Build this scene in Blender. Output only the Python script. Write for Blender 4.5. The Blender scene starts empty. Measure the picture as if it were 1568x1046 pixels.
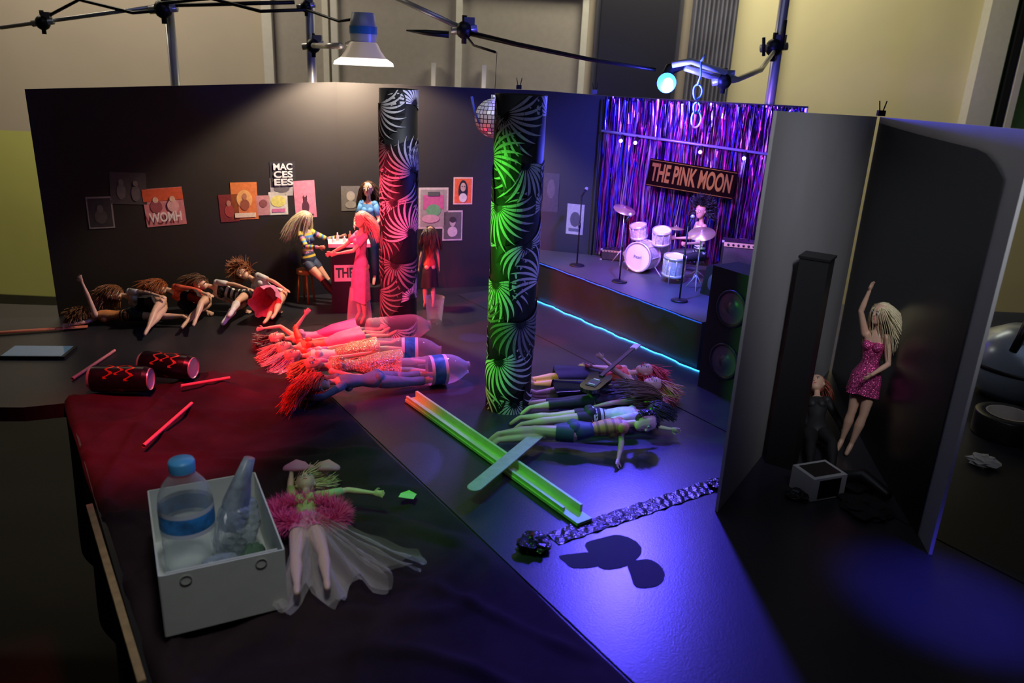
import bpy, bmesh, math, random
from mathutils import Vector as V, Matrix, Quaternion
random.seed(7)
TZ=0.75
sc=bpy.context.scene
try:
    sc.view_settings.view_transform='Standard'
except Exception: pass
COL=sc.collection
def rnd(a,b): return random.uniform(a,b)

# ---------------------------------------------------------------- materials
MATS={}
def mat(name,col,rough=.6,metal=0,emit=None,es=0,alpha=1,var=0.0,vscale=40,bump=0,bscale=200,trans=0,coat=0,spec=None):
    if name in MATS: return MATS[name]
    m=bpy.data.materials.new(name); m.use_nodes=True
    nt=m.node_tree; b=nt.nodes['Principled BSDF']
    c=(col[0],col[1],col[2],1)
    b.inputs['Base Color'].default_value=c
    b.inputs['Roughness'].default_value=rough
    b.inputs['Metallic'].default_value=metal
    if spec is not None: b.inputs['Specular IOR Level'].default_value=spec
    if coat: b.inputs['Coat Weight'].default_value=coat
    if emit:
        b.inputs['Emission Color'].default_value=(emit[0],emit[1],emit[2],1); b.inputs['Emission Strength'].default_value=es
    if alpha<1: b.inputs['Alpha'].default_value=alpha
    if trans: b.inputs['Transmission Weight'].default_value=trans
    if var or bump:
        tc=nt.nodes.new('ShaderNodeTexCoord')
        n=nt.nodes.new('ShaderNodeTexNoise'); n.inputs['Scale'].default_value=vscale; n.inputs['Detail'].default_value=4
        nt.links.new(tc.outputs['Object'],n.inputs['Vector'])
        if var:
            r=nt.nodes.new('ShaderNodeValToRGB')
            r.color_ramp.elements[0].position=.3; r.color_ramp.elements[1].position=.7
            r.color_ramp.elements[0].color=(max(0,col[0]*(1-var)),max(0,col[1]*(1-var)),max(0,col[2]*(1-var)),1)
            r.color_ramp.elements[1].color=(min(1,col[0]*(1+var)),min(1,col[1]*(1+var)),min(1,col[2]*(1+var)),1)
            nt.links.new(n.outputs['Fac'],r.inputs['Fac']); nt.links.new(r.outputs['Color'],b.inputs['Base Color'])
        if bump:
            n2=nt.nodes.new('ShaderNodeTexNoise'); n2.inputs['Scale'].default_value=bscale
            nt.links.new(tc.outputs['Object'],n2.inputs['Vector'])
            bp=nt.nodes.new('ShaderNodeBump'); bp.inputs['Strength'].default_value=bump; bp.inputs['Distance'].default_value=.002
            nt.links.new(n2.outputs['Fac'],bp.inputs['Height']); nt.links.new(bp.outputs['Normal'],b.inputs['Normal'])
    MATS[name]=m; return m
def glitter(name,col,scale=900):
    if name in MATS: return MATS[name]
    m=mat(name,col,.35,.6); nt=m.node_tree; b=nt.nodes['Principled BSDF']
    tc=nt.nodes.new('ShaderNodeTexCoord'); v=nt.nodes.new('ShaderNodeTexVoronoi'); v.inputs['Scale'].default_value=scale
    nt.links.new(tc.outputs['Object'],v.inputs['Vector'])
    g=nt.nodes.new('ShaderNodeNewGeometry')
    mx=nt.nodes.new('ShaderNodeMix'); mx.data_type='VECTOR'; mx.inputs['Factor'].default_value=.45
    sub=nt.nodes.new('ShaderNodeVectorMath'); sub.operation='MULTIPLY_ADD'; sub.inputs[1].default_value=(2,2,2); sub.inputs[2].default_value=(-1,-1,-1)
    nt.links.new(v.outputs['Color'],sub.inputs[0])
    nt.links.new(g.outputs['Normal'],mx.inputs[4]); nt.links.new(sub.outputs[0],mx.inputs[5])
    nrm=nt.nodes.new('ShaderNodeVectorMath'); nrm.operation='NORMALIZE'
    nt.links.new(mx.outputs[1],nrm.inputs[0]); nt.links.new(nrm.outputs[0],b.inputs['Normal'])
    return m
def clear(name,col=(.9,.95,1),a=.25,rough=.08):
    if name in MATS: return MATS[name]
    m=bpy.data.materials.new(name); m.use_nodes=True; nt=m.node_tree
    b=nt.nodes['Principled BSDF']; o=nt.nodes['Material Output']
    b.inputs['Base Color'].default_value=(*col,1); b.inputs['Roughness'].default_value=rough; b.inputs['Specular IOR Level'].default_value=1
    t=nt.nodes.new('ShaderNodeBsdfTransparent'); mx=nt.nodes.new('ShaderNodeMixShader')
    lw=nt.nodes.new('ShaderNodeLayerWeight'); lw.inputs['Blend'].default_value=.35
    mr=nt.nodes.new('ShaderNodeMapRange'); mr.inputs['To Min'].default_value=a*.5; mr.inputs['To Max'].default_value=min(1,a*2.6)
    nt.links.new(lw.outputs['Facing'],mr.inputs['Value']); nt.links.new(mr.outputs['Result'],mx.inputs[0])
    nt.links.new(t.outputs[0],mx.inputs[1]); nt.links.new(b.outputs[0],mx.inputs[2]); nt.links.new(mx.outputs[0],o.inputs['Surface'])
    MATS[name]=m; return m

# ---------------------------------------------------------------- mesh builder
class B:
    def __init__(s): s.v=[]; s.f=[]; s.m=[]; s.sm=[]; s.mats=[]
    def mi(s,m):
        if m not in s.mats: s.mats.append(m)
        return s.mats.index(m)
    def add(s,vs,fs,m,smooth=True):
        o=len(s.v); s.v+= [tuple(p) for p in vs]; k=s.mi(m)
        for f in fs: s.f.append(tuple(i+o for i in f)); s.m.append(k); s.sm.append(smooth)
    def box(s,c,size,m,rot=None,bev=0):
        R=rot or Matrix.Identity(3); c=V(c); x,y,z=[q/2 for q in size]
        vs=[c+R@V((a*x,b*y,d*z)) for a in(-1,1) for b in(-1,1) for d in(-1,1)]
        fs=[(0,1,3,2),(4,6,7,5),(0,4,5,1),(2,3,7,6),(0,2,6,4),(1,5,7,3)]
        s.add(vs,fs,m,False)
    def loft(s,rings,m,n=12,caps=True,smooth=True,bands=None,closed=True,tip=False):
        vs=[];fs=[]
        for c,a,b in rings:
            for i in range(n):
                t=2*math.pi*i/n; vs.append(V(c)+V(a)*math.cos(t)+V(b)*math.sin(t))
        for k in range(len(rings)-1):
            for i in range(n):
                j=(i+1)%n; fs.append((k*n+i,k*n+j,(k+1)*n+j,(k+1)*n+i))
        if bands:
            for k in range(len(rings)-1):
                s.add([vs[q] for q in range(k*n,(k+2)*n)],[(i,(i+1)%n,n+(i+1)%n,n+i) for i in range(n)],bands[k%len(bands)],smooth)
            return
        if caps: fs.append(tuple(range(n-1,-1,-1))); fs.append(tuple(range((len(rings)-1)*n,len(rings)*n)))
        s.add(vs,fs,m,smooth)
    def tube(s,pts,rad,m,n=8,caps=True,hint=None,flat=1.0,smooth=True,bands=None,rnd_ends=False):
        pts=[V(p) for p in pts]; N=len(pts)
        if not hasattr(rad,'__len__'): rad=[rad]*N
        rad=list(rad)
        T=[]
        for i in range(N):
            a=pts[max(0,i-1)];b=pts[min(N-1,i+1)]; d=b-a
            T.append(d.normalized() if d.length>1e-9 else V((0,0,1)))
        h=V(hint) if hint is not None else (V((0,0,1)) if abs(T[0].z)<.9 else V((1,0,0)))
        rings=[]; 
        A=(h-T[0]*h.dot(T[0])).normalized()
        for i in range(N):
            A=(A-T[i]*A.dot(T[i])).normalized(); Bv=T[i].cross(A)
            rings.append((pts[i],A*rad[i]*flat,Bv*rad[i]))
        if rnd_ends:
            c,a,b=rings[0]; rings=[(c-T[0]*rad[0]*.8,a*.35,b*.35),(c-T[0]*rad[0]*.5,a*.8,b*.8)]+rings
            c,a,b=rings[-1]; rings+=[(c+T[-1]*rad[-1]*.5,a*.8,b*.8),(c+T[-1]*rad[-1]*.8,a*.35,b*.35)]
        s.loft(rings,m,n,caps,smooth,bands)
    def cyl(s,p0,p1,r0,m,r1=None,n=20,caps=True,smooth=False):
        s.tube([p0,p1],[r0,r0 if r1 is None else r1],m,n,caps)
    def lathe(s,c,prof,m,n=24,axis=(0,0,1),bands=None,caps=False):
        ax=V(axis).normalized(); h=V((1,0,0)) if abs(ax.x)<.9 else V((0,1,0))
        A=(h-ax*h.dot(ax)).normalized(); Bv=ax.cross(A)
        s.loft([(V(c)+ax*z,A*max(r,1e-5),Bv*max(r,1e-5)) for r,z in prof],m,n,caps,True,bands)
    def sph(s,c,r,m,n=12,k=8,R=None,filt=None):
        if not hasattr(r,'__len__'): r=(r,r,r)
        R=R or Matrix.Identity(3); c=V(c); vs=[];fs=[]
        for j in range(k+1):
            ph=math.pi*j/k
            for i in range(n):
                t=2*math.pi*i/n
                vs.append(c+R@V((r[0]*math.sin(ph)*math.cos(t),r[1]*math.sin(ph)*math.sin(t),r[2]*math.cos(ph))))
        for j in range(k):
            for i in range(n):
                q=(j*n+i,j*n+(i+1)%n,(j+1)*n+(i+1)%n,(j+1)*n+i)
                if filt:
                    ph=math.pi*(j+.5)/k;t=2*math.pi*(i+.5)/n
                    if not filt(V((math.sin(ph)*math.cos(t),math.sin(ph)*math.sin(t),math.cos(ph)))): continue
                fs.append(q)
        s.add(vs,fs,m)
    def quad(s,a,b,c,d,m): s.add([a,b,c,d],[(0,1,2,3)],m,False)
    def obj(s,name,recalc=True,merge=True):
        me=bpy.data.meshes.new(name); me.from_pydata(s.v,[],s.f)
        for m in s.mats: me.materials.append(m)
        me.polygons.foreach_set('material_index',s.m); me.polygons.foreach_set('use_smooth',s.sm)
        bm=bmesh.new(); bm.from_mesh(me)
        if merge: bmesh.ops.remove_doubles(bm,verts=bm.verts,dist=1e-6)
        if recalc: bmesh.ops.recalc_face_normals(bm,faces=bm.faces)
        bm.to_mesh(me); bm.free(); me.update()
        o=bpy.data.objects.new(name,me); COL.objects.link(o); return o
def text_into(b,body,org,xd,yd,size,m,wfit=None,bold=0):
    cu=bpy.data.curves.new('t','FONT'); cu.body=body; cu.size=1; cu.align_x='CENTER'; cu.align_y='CENTER'; cu.offset=bold
    o=bpy.data.objects.new('t',cu); COL.objects.link(o)
    dg=bpy.context.evaluated_depsgraph_get(); dg.update()
    me=bpy.data.meshes.new_from_object(o.evaluated_get(dg))
    xs=[v.co.x for v in me.vertices] or [0]; w=max(xs)-min(xs) or 1
    sx=size if not wfit else wfit/w
    xd=V(xd);yd=V(yd);org=V(org)
    b.add([org+xd*v.co.x*sx+yd*v.co.y*size for v in me.vertices],[tuple(p.vertices) for p in me.polygons],m,False)
    bpy.data.objects.remove(o); bpy.data.meshes.remove(me)
def Rz(a): return Matrix.Rotation(a,3,'Z')
def frame(dirx):
    x=V((dirx[0],dirx[1],0)).normalized(); z=V((0,0,1)); y=z.cross(x)
    return Matrix((x,y,z)).transposed()

# ---------------------------------------------------------------- common mats
SKIN=mat('doll_skin',(.78,.47,.33),.42,var=.05)
BLK=mat('black_plastic',(.012,.012,.014),.4)
BLKM=mat('black_matte',(.012,.012,.013),.8,bump=.2)
CHR=mat('chrome_metal',(.80,.80,.80),.30,.55)
WHT=mat('white_plastic',(.75,.75,.75),.5)
EYEW=mat('eye_white',(.85,.85,.85),.3)
EYED=mat('eye_dark',(.03,.04,.08),.2)
LIP=mat('lip_pink',(.7,.08,.15),.35)

# ---------------------------------------------------------------- doll builder
TORSO=[(-.016,.010,.008,0),(-.008,.0185,.0135,.001),(0,.0215,.016,.002),(.010,.0205,.0145,.001),(.020,.0165,.012,0),(.030,.0132,.0102,0),(.040,.0145,.011,0),(.052,.0172,.0125,0),(.062,.0182,.0125,0),(.072,.0195,.011,0),(.080,.0175,.0088,0),(.085,.010,.0075,0),(.089,.0062,.0062,0),(.104,.0056,.0058,0)]
def tval(z):
    for a,b in zip(TORSO,TORSO[1:]):
        if a[0]<=z<=b[0]:
            t=(z-a[0])/(b[0]-a[0]); return [a[i]+(b[i]-a[i])*t for i in(1,2,3)]
    return list(TORSO[0][1:]) if z<TORSO[0][0] else list(TORSO[-1][1:])
def N(v): return V(v).normalized()
def ortho(f,h):
    f=V(f);h=V(h); f=f-h*f.dot(h)
    if f.length<1e-4: f=V((.3,-1,.2)); f=f-h*f.dot(h)
    return f.normalized()
def doll(name,pos,h=(0,0,1),f=(0,-1,0),up=None,look=None,hup=None,aL=None,aR=None,tL=None,tR=None,ground=0.0,S=1.0,
         skin=None,hair=(.5,.3,.1),hl=.09,fall=(0,0,-1),hn=220,hs=.12,afro=False,clothes=(),toe=None,vox=.00125):
    skin=skin or SKIN
    h=N(h); f=ortho(f,h); X=h.cross(f)
    U=N(up) if up else h; f2=ortho(f,U); X2=U.cross(f2)
    HU=N(hup) if hup else U
    HF=ortho(look,HU) if look else ortho(f2,HU); HX=HU.cross(HF)
    def L2W(v): return X*v[0]-f*v[1]+h*v[2]
    def T2W(v): return X2*v[0]-f2*v[1]+U*v[2]
    aL=aL or (T2W((.25,0,-1)),T2W((.12,-.15,-1))); aR=aR or (T2W((-.25,0,-1)),T2W((-.12,-.15,-1)))
    tL=tL or (L2W((.05,-.03,-1)),L2W((.02,.04,-1))); tR=tR or (L2W((-.05,-.03,-1)),L2W((-.02,.04,-1)))
    aL=[N(q) for q in aL];aR=[N(q) for q in aR];tL=[N(q) for q in tL];tR=[N(q) for q in tR]
    def J(P):
        P=V(P); j={}
        def tp(z): return P+h*min(z,.03)*S+(U*(z-.03)*S if z>.03 else V((0,0,0)))
        j['tp']=tp
        j['hc']=tp(.104)+HU*.0165*S-HF*(-.001)*S
        for sd,x,a in(('L',1,aL),('R',-1,aR)):
            s0=tp(.077)+X2*x*.0195*S; e=s0+a[0]*.046*S; w=e+a[1]*.041*S; j['a'+sd]=(s0,e,w)
        for sd,x,t in(('L',1,tL),('R',-1,tR)):
            s0=P+X*x*.0105*S-h*.006*S; k=s0+t[0]*.068*S; an=k+t[1]*.062*S
            td=N(t[1]*.85+f*.55) if toe is None else N(toe)
            j['t'+sd]=(s0,k,an,an+td*.022*S,td)
        return j
    def legpts(t,off=0,fr0=0,fr1=2):
        s0,k,an=t[:3]
        K=[(0,.0122),(.25,.0128),(.6,.0108),(.92,.0085),(1.0,.0082),(1.08,.0078),(1.35,.0088),(1.7,.0062),(1.95,.0046),(2,.0045)]
        def at(u): return s0.lerp(k,u) if u<=1 else k.lerp(an,u-1)
        def rad(u):
            for a,b in zip(K,K[1:]):
                if a[0]<=u<=b[0]: return a[1]+(b[1]-a[1])*(u-a[0])/(b[0]-a[0])
            return K[-1][1]
        us=sorted(set([fr0,fr1]+[q[0] for q in K if fr0<q[0]<fr1]))
        return [at(u) for u in us],[(rad(u)+off)*S for u in us]
    def armpts(a,off=0,fr1=2,fr0=0):
        s0,e,w=a; K=[(0,.0076),(.35,.0066),(.9,.0052),(1,.0052),(1.3,.0052),(1.8,.0037),(2,.0034)]
        def at(u): return s0.lerp(e,u) if u<=1 else e.lerp(w,u-1)
        def rad(u):
            for p,q in zip(K,K[1:]):
                if p[0]<=u<=q[0]: return p[1]+(q[1]-p[1])*(u-p[0])/(q[0]-p[0])
            return K[-1][1]
        us=sorted(set([fr0,fr1]+[q[0] for q in K if fr0<q[0]<fr1]))
        return [at(u) for u in us],[(rad(u)+off)*S for u in us]
    def tor(j,z0,z1,off,n=7):
        R=[]
        for i in range(n):
            z=z0+(z1-z0)*i/(n-1); rx,ry,yo=tval(z); low=z<=.03
            xx=X if low else X2; ff=f if low else f2
            R.append((j['tp'](z)-ff*yo*S,xx*(rx+off)*S,ff*(ry+off)*S))
        return R
    def body(P):
        j=J(P); b=B(); m=skin
        R=[]
        for q in TORSO: R+=tor(j,q[0],q[0]+1e-6,0,2)[:1]
        b.loft(R,m,16)
        MH=Matrix((HX,-HF,HU)).transposed()
        for x in(-1,1):
            b.sph(j['tp'](.060)+X2*x*.0085*S+f2*.0095*S,[.0082*S,.0082*S,.0085*S],m,10,8)
            b.sph(j['tp'](-.004)+X*x*.009*S-f*.008*S,[.0115*S]*3,m,10,8)
            b.sph(j['tp'](.078)+X2*x*.0185*S,.0082*S,m,10,8)
        hp=[(-.0205,.003,.003,-.008),(-.018,.0075,.0085,-.006),(-.012,.011,.013,-.003),(-.004,.0135,.0158,0),(.004,.0150,.0172,0),(.011,.0142,.0168,.001),(.017,.0108,.013,.002),(.0205,.005,.006,.002)]
        b.loft([(j['hc']+HU*z*S-HF*yo*S,HX*rx*S,HF*ry*S) for z,rx,ry,yo in hp],m,14)
        b.tube([j['hc']+HF*.0155*S+HU*.004*S,j['hc']+HF*.0185*S-HU*.004*S],[.0013*S,.0022*S],m,6,rnd_ends=True)
        for x in(-1,1): b.sph(j['hc']+HX*x*.0142*S-HU*.002*S,[.002*S,.0035*S,.0045*S],m,8,6,MH)
        for sd in 'LR':
            p,r=armpts(j['a'+sd]); b.tube(p,r,m,10,rnd_ends=True)
            p,r=legpts(j['t'+sd]); b.tube(p,r,m,12,rnd_ends=True)
            s0,k,an,te,td=j['t'+sd]
            b.tube([an,an+td*.010*S,te],[.0048*S,.0052*S,.004*S],m,8,rnd_ends=True)
            s0,e,w=j['a'+sd]; d=(w-e).normalized(); sgn=1 if sd=='L' else -1
            pn=ortho(-X2*sgn+f2*.3,d); sdv=d.cross(pn)
            b.tube([w,w+d*.005*S,w+d*.0105*S],[.0034*S,.0055*S,.0056*S],m,8,hint=pn,flat=.5,rnd_ends=True)
            for q,(o,l) in enumerate(((-.0042,.0085),(-.0014,.0105),(.0014,.0098),(.0042,.0078))):
                a0=w+d*.0095*S+sdv*o*S; dd=(d+sdv*o*40).normalized(); a1=a0+dd*l*.5*S; a2=a1+(dd+pn*.45).normalized()*l*.5*S
                b.tube([a0,a1,a2],[.0014*S,.0013*S,.0011*S],m,6,rnd_ends=True)
            ths=1 if ortho(f2,d).dot(sdv)>0 else -1
            a0=w+d*.003*S+sdv*ths*.0035*S; a1=a0+(d*.6+sdv*ths*.8+pn*.2).normalized()*.006*S; a2=a1+(d+pn*.3).normalized()*.0045*S
            b.tube([a0,a1,a2],[.0018*S,.0015*S,.0012*S],m,6,rnd_ends=True)
        return b,j
    P=V(pos)
    if ground is not None:
        b,j=body(P); mz=min(q[2] for q in b.v); P.z+=ground-mz+.0018
    b,j=body(P)
    o=b.obj('tmp',merge=False); md=o.modifiers.new('r','REMESH'); md.mode='VOXEL'; md.voxel_size=vox*S
    dg=bpy.context.evaluated_depsgraph_get(); dg.update()
    me=bpy.data.meshes.new_from_object(o.evaluated_get(dg))
    bm=bmesh.new(); bm.from_mesh(me)
    for _ in range(2): bmesh.ops.smooth_vert(bm,verts=bm.verts,factor=.5,use_axis_x=True,use_axis_y=True,use_axis_z=True)
    bm.to_mesh(me); bm.free()
    D=B(); D.add([v.co.copy() for v in me.vertices],[tuple(p.vertices) for p in me.polygons],skin)
    bpy.data.objects.remove(o); bpy.data.meshes.remove(me)
    g=ground if ground is not None else -9
    MH=Matrix((HX,-HF,HU)).transposed(); hc=j['hc']
    for x in(-1,1):
        D.sph(hc+HX*x*.0058*S+HF*.0158*S+HU*.001*S,[.0030*S,.0013*S,.0019*S],EYEW,8,6,MH)
        D.sph(hc+HX*x*.0056*S+HF*.0168*S+HU*.001*S,[.0015*S,.0008*S,.0016*S],EYED,8,6,MH)
        D.tube([hc+HX*x*.003*S+HF*.0168*S+HU*.0045*S,hc+HX*x*.006*S+HF*.0164*S+HU*.0055*S,hc+HX*x*.0088*S+HF*.0145*S+HU*.0045*S],.0005*S,EYED,4)
    D.sph(hc+HF*.0152*S-HU*.0098*S,[.0034*S,.0014*S,.0014*S],LIP,8,6,MH)
    def clampg(start):
        for i in range(start,len(D.v)):
            q=D.v[i]
            if q[2]<g+.0008: D.v[i]=(q[0],q[1],g+.0008+rnd(0,.0006))
    for c in clothes:
        k=c[0]; st=len(D.v)
        cm=c[1]; bands=None
        if isinstance(cm,(list,tuple)): bands=list(cm); cm=bands[0]
        if k=='top':
            z0,z1=c[2],c[3]; D.loft(tor(j,z0,z1,.0014,12),cm,18,caps=False,bands=bands)
            if z1>.058:
                for x in(-1,1): D.sph(j['tp'](.060)+X2*x*.0085*S+f2*.0095*S,[.0095*S]*3,bands[1] if bands else cm,10,8)
        elif k=='sleeve':
            for sd in 'LR':
                p,r=armpts(j['a'+sd],.0015,c[2]); 
                if bands:
                    q=[];rr=[]
                    for i in range(14):
                        t=i/13*c[2]; pp,r2=armpts(j['a'+sd],.0015,max(t,.01)); q.append(pp[-1]); rr.append(r2[-1])
                    D.tube(q,rr,cm,10,caps=False,bands=bands)
                else: D.tube(p,r,cm,10,rnd_ends=False)
                D.sph(j['tp'](.078)+X2*(1 if sd=='L' else -1)*.0185*S,.0096*S,cm,10,8)
        elif k=='pants':
            D.loft(tor(j,-.016,.028,.0014,8),cm,18,caps=True)
            for x in(-1,1): D.sph(j['tp'](-.004)+X*x*.009*S-f*.008*S,[.0128*S]*3,cm,10,8)
            for sd in 'LR':
                p,r=legpts(j['t'+sd],c[3] if len(c)>3 else .0015,0,c[2]); D.tube(p,r,cm,12,caps=False)
        elif k=='boots':
            for sd in 'LR':
                p,r=legpts(j['t'+sd],.0016,c[2],2); s0,kk,an,te,td=j['t'+sd]
                D.tube(p+[an+td*.011*S,te],r+[.0066*S,.0052*S],cm,10,rnd_ends=True)
                D.cyl(an-td*.004*S,an-td*.004*S+N(te-an+ (an-kk).normalized()*.03)*.012*S,.0022*S,cm,n=6)
        elif k=='skirt':
            ln,fl=c[2],c[3]; dn=N(tL[0]+tR[0]); n=28; base=j['tp'](.024); ph=rnd(0,6)
            ax=ortho(X,dn); bx=dn.cross(ax); vs=[];fs=[]; K=8
            for q in range(K+1):
                t=q/K; rx=.0155+ (.010*min(1,t*2.5))+fl*t; ry=.0125+.008*min(1,t*2.5)+fl*t*(c[4] if len(c)>4 else 1)
                for i in range(n):
                    a=2*math.pi*i/n; w=1+.12*t*math.sin(a*6+ph)+.05*t*math.sin(a*11)
                    vs.append(base+dn*ln*t*S*(1+.03*math.sin(a*3+ph))+ax*math.cos(a)*rx*w*S+bx*math.sin(a)*ry*w*S)
            for q in range(K):
                for i in range(n): fs.append((q*n+i,q*n+(i+1)%n,(q+1)*n+(i+1)%n,(q+1)*n+i))
            D.add(vs,fs,cm)
        clampg(st)
    if hair:
        hm=mat('hair_%02d%02d%02d'%tuple(int(q*99) for q in hair),hair,.34,var=.22,vscale=260)
        fl=N(fall)
        def ok(d): return d.y>-.12 or d.z>.70
        D.sph(hc-HF*.0015*S+HU*.0015*S,[.0162*S,.0185*S,.0202*S],hm,18,12,MH,filt=ok)
        cnt=0; hn=int(hn*(1 if afro else 1.5))
        while cnt<hn:
            d=V((rnd(-1,1),rnd(-1,1),rnd(-1,1)))
            if d.length<.1 or d.length>1: continue
            d.normalize()
            if not ok(d) or d.z<-.45: continue
            cnt+=1
            c0=hc-HF*.0015*S
            p=c0+MH@V((d.x*.0162,d.y*.0185,d.z*.0202))*S; rad=(MH@d)
            pts=[p.copy()]; L=hl*S*rnd(.8,1.08); n=9
            rv=V((rnd(-1,1),rnd(-1,1),rnd(-1,1)))*hs
            base=fl+rv+HX*(.42*d.x)-HF*(.30 if d.y<.3 else .05)+rad*.12
            if afro:
                for q in range(4):
                    p=p+(rad+V((rnd(-1,1),rnd(-1,1),rnd(-1,1)))*.8).normalized()*L/4; pts.append(p.copy())
            else:
                dr=(rad*.45+N(base)*.55).normalized()
                for q in range(n):
                    tg=N(base) if q<4 else N(fl+rv*1.3)
                    dr=(dr*.6+tg*.4+V((rnd(-1,1),rnd(-1,1),rnd(-1,1)))*hs*.15).normalized(); p=p+dr*L/n
                    lim=.0192+.0022*abs(math.sin(cnt*1.7))
                    e=p-c0
                    if e.length<lim*S: p=c0+e.normalized()*lim*S
                    if p.z<g+.0012: p.z=g+.0012+.0035*abs(math.sin(cnt*2.3))
                    pts.append(p.copy())
            R=[.00082*S]*(len(pts)-2)+[.0006*S,.0002*S]
            if afro: R=[.0016*S]*(len(pts)-1)+[.0006*S]
            D.tube(pts,R,hm,3,caps=False)
    return D.obj(name,merge=False)

# ---------------------------------------------------------------- ROOM
def simple(name,c,size,m,rot=None):
    b=B(); b.box(c,size,m,rot); return b.obj(name)
FZ=-TZ
floor_m=mat('room_floor',(.009,.0085,.008),.7,var=.3,vscale=3,spec=.2)
simple('floor',(0.2,1.5,FZ-.05),(8.4,8.4,.1),floor_m)
ceil_m=mat('ceiling_paint',(.22,.22,.21),.9,var=.05)
simple('ceiling',(0.2,1.5,FZ+2.85),(8.4,8.4,.1),ceil_m)
beige=mat('wall_beige',(.42,.36,.29),.85,var=.06,vscale=2,bump=.1)
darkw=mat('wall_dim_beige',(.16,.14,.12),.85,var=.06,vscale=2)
yel=mat('wall_yellow',(.50,.50,.14),.8,var=.08,vscale=2)
paley=mat('wall_pale_yellow',(.62,.56,.33),.8,var=.06,vscale=2)
b=B(); b.box((-1.4,4.55,1.125),(5.2,.1,1.85),beige); b.box((-1.4,4.55,-.275),(5.2,.1,.95),yel)
b.box((1.12,4.52,.6),(.42,.16,2.7),paley); b.box((2.8,4.55,.6),(3.2,.1,2.7),paley)
b.obj('wall_back')
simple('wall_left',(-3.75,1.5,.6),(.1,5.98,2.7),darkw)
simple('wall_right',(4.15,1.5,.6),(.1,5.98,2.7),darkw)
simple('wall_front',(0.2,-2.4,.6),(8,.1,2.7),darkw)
offw=mat('off_white_paint',(.55,.53,.48),.6,var=.04)
greyc=mat('cupboard_grey',(.30,.27,.24),.6,var=.05)
b=B(); b.box((-1.17,4.44,.65),(.36,.09,2.6),greyc); b.box((-1.33,4.42,.65),(.05,.12,2.6),offw); b.box((-1.03,4.42,.65),(.03,.12,2.6),offw); b.obj('door_1')
b=B(); b.box((-.33,4.33,.15),(1.26,.3,1.78),greyc); b.box((-.33,4.30,1.06),(1.32,.36,.05),offw)
for x in(-.94,-.33,.28): b.box((x,4.17,.15),(.03,.03,1.75),offw)
b.box((-.33,4.29,1.35),(1.30,.34,.50),offw); b.box((-.42,4.11,1.2),(.12,.02,.015),CHR)
b.box((-.45,4.15,.55),(.02,.03,.22),CHR); b.box((-.2,4.15,.55),(.02,.03,.22),CHR)
b.obj('kitchen_cupboard')
b=B(); b.box((.58,4.46,.7),(.40,.04,1.1),mat('dark_navy',(.012,.012,.02),.4)); b.box((.58,4.475,.7),(.45,.02,1.16),mat('navy_frame',(.05,.05,.07),.5)); b.obj('black_notice_board')
cm=mat('curtain_grey',(.12,.12,.16),.8,var=.2,vscale=10)
vs=[];fs=[];n=60
for i in range(n+1):
    x=.83+.23*i/n; y=4.36+.025*math.sin(i*1.1)
    vs+=[(x,y,FZ+.05),(x,y,1.8)]
for i in range(n): fs.append((2*i,2*i+2,2*i+3,2*i+1))
b=B(); b.add(vs,fs,cm); b.obj('window_curtain',recalc=False)
b=B(); gm=mat('window_glass_green',(.03,.05,.03),.15,var=.8,vscale=9,emit=(.1,.2,.06),es=.05)
b.box((2.95,4.48,.95),(1.1,.03,1.1),gm)
for x in(2.42,3.48): b.box((x,4.46,.95),(.13,.08,1.25),offw)
b.box((2.53,4.45,.95),(.03,.06,1.1),BLK); b.box((2.58,4.45,.95),(.035,.06,1.1),offw)
for z in(.37,1.55): b.box((2.95,4.46,z),(1.2,.08,.09),offw)
b.obj('window_1')

# ---------------------------------------------------------------- TABLE
tm=mat('table_black_board',(.022,.022,.027),.38,var=.25,vscale=6,bump=.12,bscale=500,spec=.35)
b=B()
poly=[(-2.0,1.30),(-.95,1.415),(-.88,1.445),(-.624,1.06),(-.393,.716),(-.02,.15),(.9,-.25),(2.2,.6),(2.2,2.45),(.9,2.45),(.40,2.56),(.1,2.62),(-.55,2.44),(-1.25,2.06),(-2.0,2.03)]
n=len(poly)
b.add([(x,y,0) for x,y in poly]+[(x,y,-.03) for x,y in poly],[tuple(range(n)),tuple(range(2*n-1,n-1,-1))]+[(i,(i+1)%n,n+(i+1)%n,n+i) for i in range(n)],tm,False)
for x,y in((-1.9,1.4),(-.8,1.5),(0,.3),(.9,-.1),(2.1,.7),(2.1,2.3),(.3,2.45),(-.6,2.3),(-1.9,1.95)):
    b.box((x,y,(FZ-.03)/2),(.04,.04,TZ-.03),CHR)
b.obj('display_table')
e1=V((.564,-.826,0));e2=V((.826,.564,0))
RE=Matrix((e1,e2,V((0,0,1)))).transposed()
board=mat('black_card_board',(.036,.036,.045),.33,var=.2,vscale=5,bump=.1,bscale=400)
b=B()
o=V((-.296,1.418,0)); 
def slab(b,o,l1,w2,m,z=.0015):
    c=V(o)+e1*l1/2+e2*w2/2; b.box((c.x,c.y,z/2+.0002),(l1,w2,z),m,RE)
slab(b,o+e2*.002-e1*.6,1.75,.62,board); slab(b,o+e2*.626-e1*.70,1.9,.5,board)
b.obj('black_card_floor')
cl=mat('black_cloth',(.036,.022,.025),.85,var=.3,vscale=12,bump=.3,bscale=900,spec=.12)
org=V((-.88,1.445,0)); vs=[];fs=[]; nu,nv=190,80
def ridge(x,k): return max(0,1-abs((x-round(x/1.0)))*k)
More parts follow.
